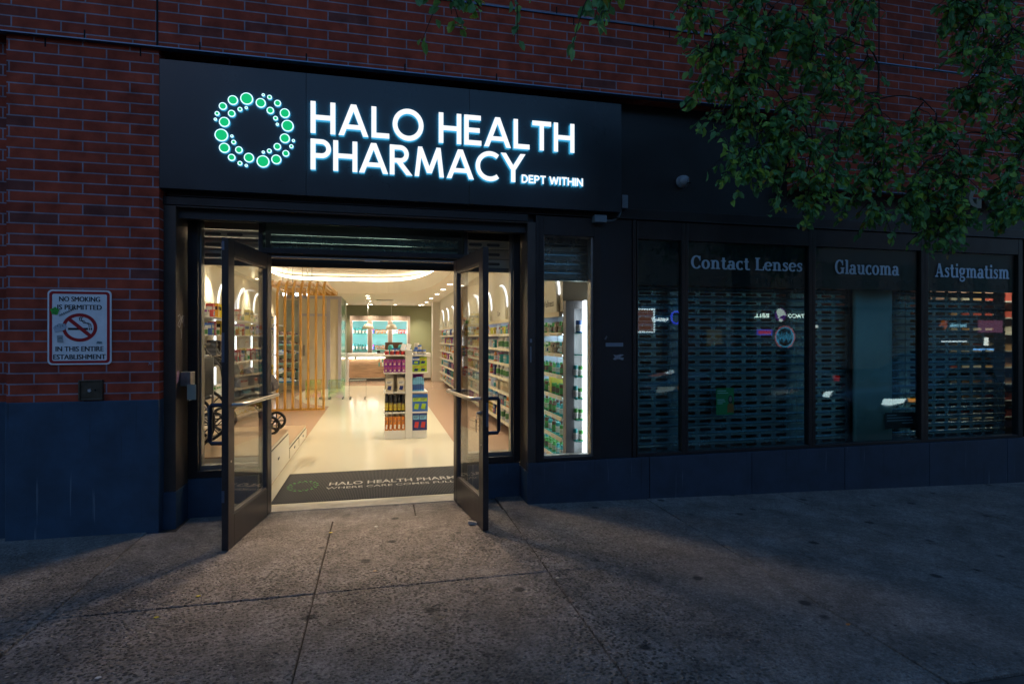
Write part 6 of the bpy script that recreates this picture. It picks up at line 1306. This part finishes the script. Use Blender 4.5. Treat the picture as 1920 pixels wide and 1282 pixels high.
def spray(root, tip, sub, lpt, size=.068):
    """a drooping twig from root to tip carrying side shoots and leaves"""
    root, tip = Vector(root), Vector(tip); ln = (tip-root).length; mid = (root+tip)/2+Vector((0,0,.12*ln)); pts = []
    for i in range(7): s_ = i/6; pts.append((root*(1-s_)**2+mid*2*s_*(1-s_)+tip*s_**2) + Vector((RT.gauss(0,.012), RT.gauss(0,.012), RT.gauss(0,.012))))
    tw.tube(pts, [.0065-.0008*i for i in range(7)], 5)
    for k in range(max(3, int(sub*1.12))):
        s_ = RT.uniform(.1, 1); i = min(5, int(s_*6)); p = pts[i].lerp(pts[i+1], s_*6-i)
        d = Vector((RT.gauss(0,1), RT.gauss(0,.8), RT.gauss(-.55,.6))).normalized(); l_ = RT.uniform(.08,.26)
        e_ = p+d*l_+Vector((0,0,-.35*l_)); tw.tube([p, p+d*l_*.5, e_], [.004,.003,.002], 4)
        for j in range(lpt):
            f_ = RT.uniform(.1,1.05); lp = p.lerp(e_, f_) + Vector((RT.gauss(0,.012),)*3)
            ld = Vector((RT.gauss(0,.75), RT.gauss(0,.75), -RT.uniform(.1,1.2))) + d*.5
            add_leaf(lp, ld, Vector((RT.gauss(0,.6), RT.gauss(0,.6), 1)), size*RT.uniform(.65,1.25), size*.31*RT.uniform(.8,1.2))
def limb(pts, r0, r1):
    pts = [Vector(p) for p in pts]; limbs.tube(pts, [r0+(r1-r0)*i/(len(pts)-1) for i in range(len(pts))], 8)
# limbs reach from the trunk over the pavement towards the building, twigs hang where the photograph shows sprays
hubs = [Vector((3.35,3.55,4.55)), Vector((2.75,3.6,4.6)), Vector((3.9,3.55,4.5)), Vector((1.6,3.5,4.75)), Vector((.3,3.3,4.35))]
limb([top, (4.5,2.95,4.6), (3.9,3.3,4.65), hubs[0], hubs[1], (2.2,3.6,4.75), hubs[3], (.9,3.45,4.6), hubs[4]], .075, .012)
limb([top-Vector((.02,.05,.5)), (4.75,3.0,4.3), (4.3,3.3,4.35), (3.9,3.55,4.45)], .055, .02); limb([top, (4.9,2.5,5.4), (4.6,2.2,6.6)], .09, .03); limb([top, (5.5,2.2,5.3), (6.3,1.9,6.2)], .07, .03); limb([top, (4.3,2.1,5.2), (3.4,1.6,6.0)], .06, .02)
SPR = [  # px, py of the tip, depth, side shoots, leaves per shoot
 (1290,30,3.5,12,7),(1320,110,3.5,15,7),(1300,80,3.6,9,6),(1345,150,3.6,12,7),(1400,60,3.5,18,8),(1450,60,3.6,18,8),(1500,40,3.7,16,8),(1545,30,3.6,14,7),(1590,60,3.8,12,7),
 (1310,195,3.7,11,6),(1380,160,3.7,15,7),(1420,140,3.7,15,8),(1470,150,3.8,14,8),(1520,110,3.8,13,7),(1570,130,3.9,12,7),(1340,260,3.7,7,6),(1400,230,3.7,17,8),(1385,300,3.7,17,8),(1440,270,3.7,17,8),(1490,210,3.8,16,8),(1530,215,3.8,14,7),(1560,180,3.9,12,7),(1590,180,3.9,9,6),
 (1400,330,3.7,14,8),(1450,320,3.8,14,7),(1490,330,3.8,17,8),(1520,370,3.8,17,8),(1470,395,3.8,6,6),(1545,330,3.8,15,7),(1510,380,3.8,9,6),(1590,270,3.9,14,8),(1620,290,3.9,17,8),(1600,370,3.9,16,8),(1640,400,3.9,14,7),(1650,330,3.9,16,8),(1690,300,3.9,16,8),(1700,390,3.9,18,8),(1720,430,4.0,14,7),(1735,345,3.9,16,8),(1760,300,3.8,16,8),
 (1780,370,3.8,16,8),(1740,440,3.9,13,7),(1750,448,3.9,10,6),(1720,458,4.0,6,6),(1800,425,3.8,11,7),(1820,330,3.8,15,8),(1840,400,3.8,13,8),(1880,350,3.7,17,8),(1862,418,3.7,10,7),(1902,410,3.7,13,8),(1910,300,3.7,15,8),(1870,260,3.7,14,8),(1830,230,3.7,15,8),(1800,200,3.7,10,7),
 (1790,80,3.6,13,7),(1770,60,3.6,12,7),(1800,120,3.6,11,7),(1840,60,3.6,8,6),(1880,110,3.6,12,7),(1905,60,3.6,11,7),(1890,180,3.6,14,8),(1850,160,3.6,9,6),(1780,20,3.6,13,7),(1860,15,3.5,11,7),
 (835,8,3.2,8,7),(850,28,3.2,6,6),(868,22,3.2,4,6),(962,-20,3.2,6,6),(975,-25,3.2,3,6),(1130,0,2.9,8,6),(1145,25,2.9,7,6),(1110,-15,2.9,6,6),(1345,-20,3.4,8,7),(1640,10,3.8,7,6)]
node = list(hubs)
for px, py, y, sub, lpt in sorted(SPR, key=lambda q: q[1]):
    tip = P(px, py, y); rt = tip + Vector((RT.uniform(-.1,.25), -RT.uniform(.02,.2), RT.uniform(.26,.46)))
    spray(rt, tip, sub, lpt)
    up = [h for h in node if h.z > rt.z-.12 and (h-rt).length > .05] or node; h = min(up, key=lambda q: (q-rt).length)
    if (h-rt).length < .9:                # each twig grows from the nearest one above it
        m_ = rt.lerp(h, .45)+Vector((RT.gauss(0,.06), RT.gauss(0,.06), .10)); tw.tube([rt*(1-q)**2+m_*2*q*(1-q)+h*q**2 for q in [j/8 for j in range(9)]], [.0035+.0004*j for j in range(9)], 5)
    node.append(rt)
for k in range(150):                     # the crown above the frame that shades the pavement
    a_ = RT.uniform(0, 2*PI); r_ = 2.5*math.sqrt(RT.random()); p = Vector((4.2+r_*1.15*math.cos(a_), 2.0+.75*r_*math.sin(a_), 5.6+RT.uniform(-.3,2.6)*(1-r_/3.2)))
    if p.y > 4.4: p.y = 4.4
    spray(p+Vector((0,0,.5)), p, 6, 7, .11)
limbs.build('limb', BARK, tree, smooth=True); tw.build('twigs', BARK, tree); lv.build('crown', LEAF, tree)
tag(bpy.data.objects['crown'], 'drooping green leaves with a few yellow ones')
# fallen bits on the pavement
def Gp(px, py):
    p = G(px, py, .02)
    for _ in range(4): p = G(px, py, gz(p.x)+.004)
    return p
for px, py, lb in ((705,987,'white scrap'),(372,1117,'yellow leaf'),(1045,1083,'pale flattened gum'),(293,1157,'yellow leaf'),(620,998,'yellow leaf'),(184,1270,'white scrap'),(1590,1170,'orange leaf'),(703,1070,'dry leaf')):
    p = Gp(px, py); mb = MB(); mb.prism([(-.012,-.004),(.0,-.009),(.014,0),(.004,.008),(-.008,.007)], p, EX, EY, (0,0,.003)); tag(mb.build('litter', pm({'w':'white','y':'yellow','p':'cream','o':'orange','d':'tan'}[lb[0]])), f'{lb} lying on the pavement ' + ('before the threshold' if py < 1000 else 'by the kerb side' if py > 1150 else 'on the middle joint'), 'litter')
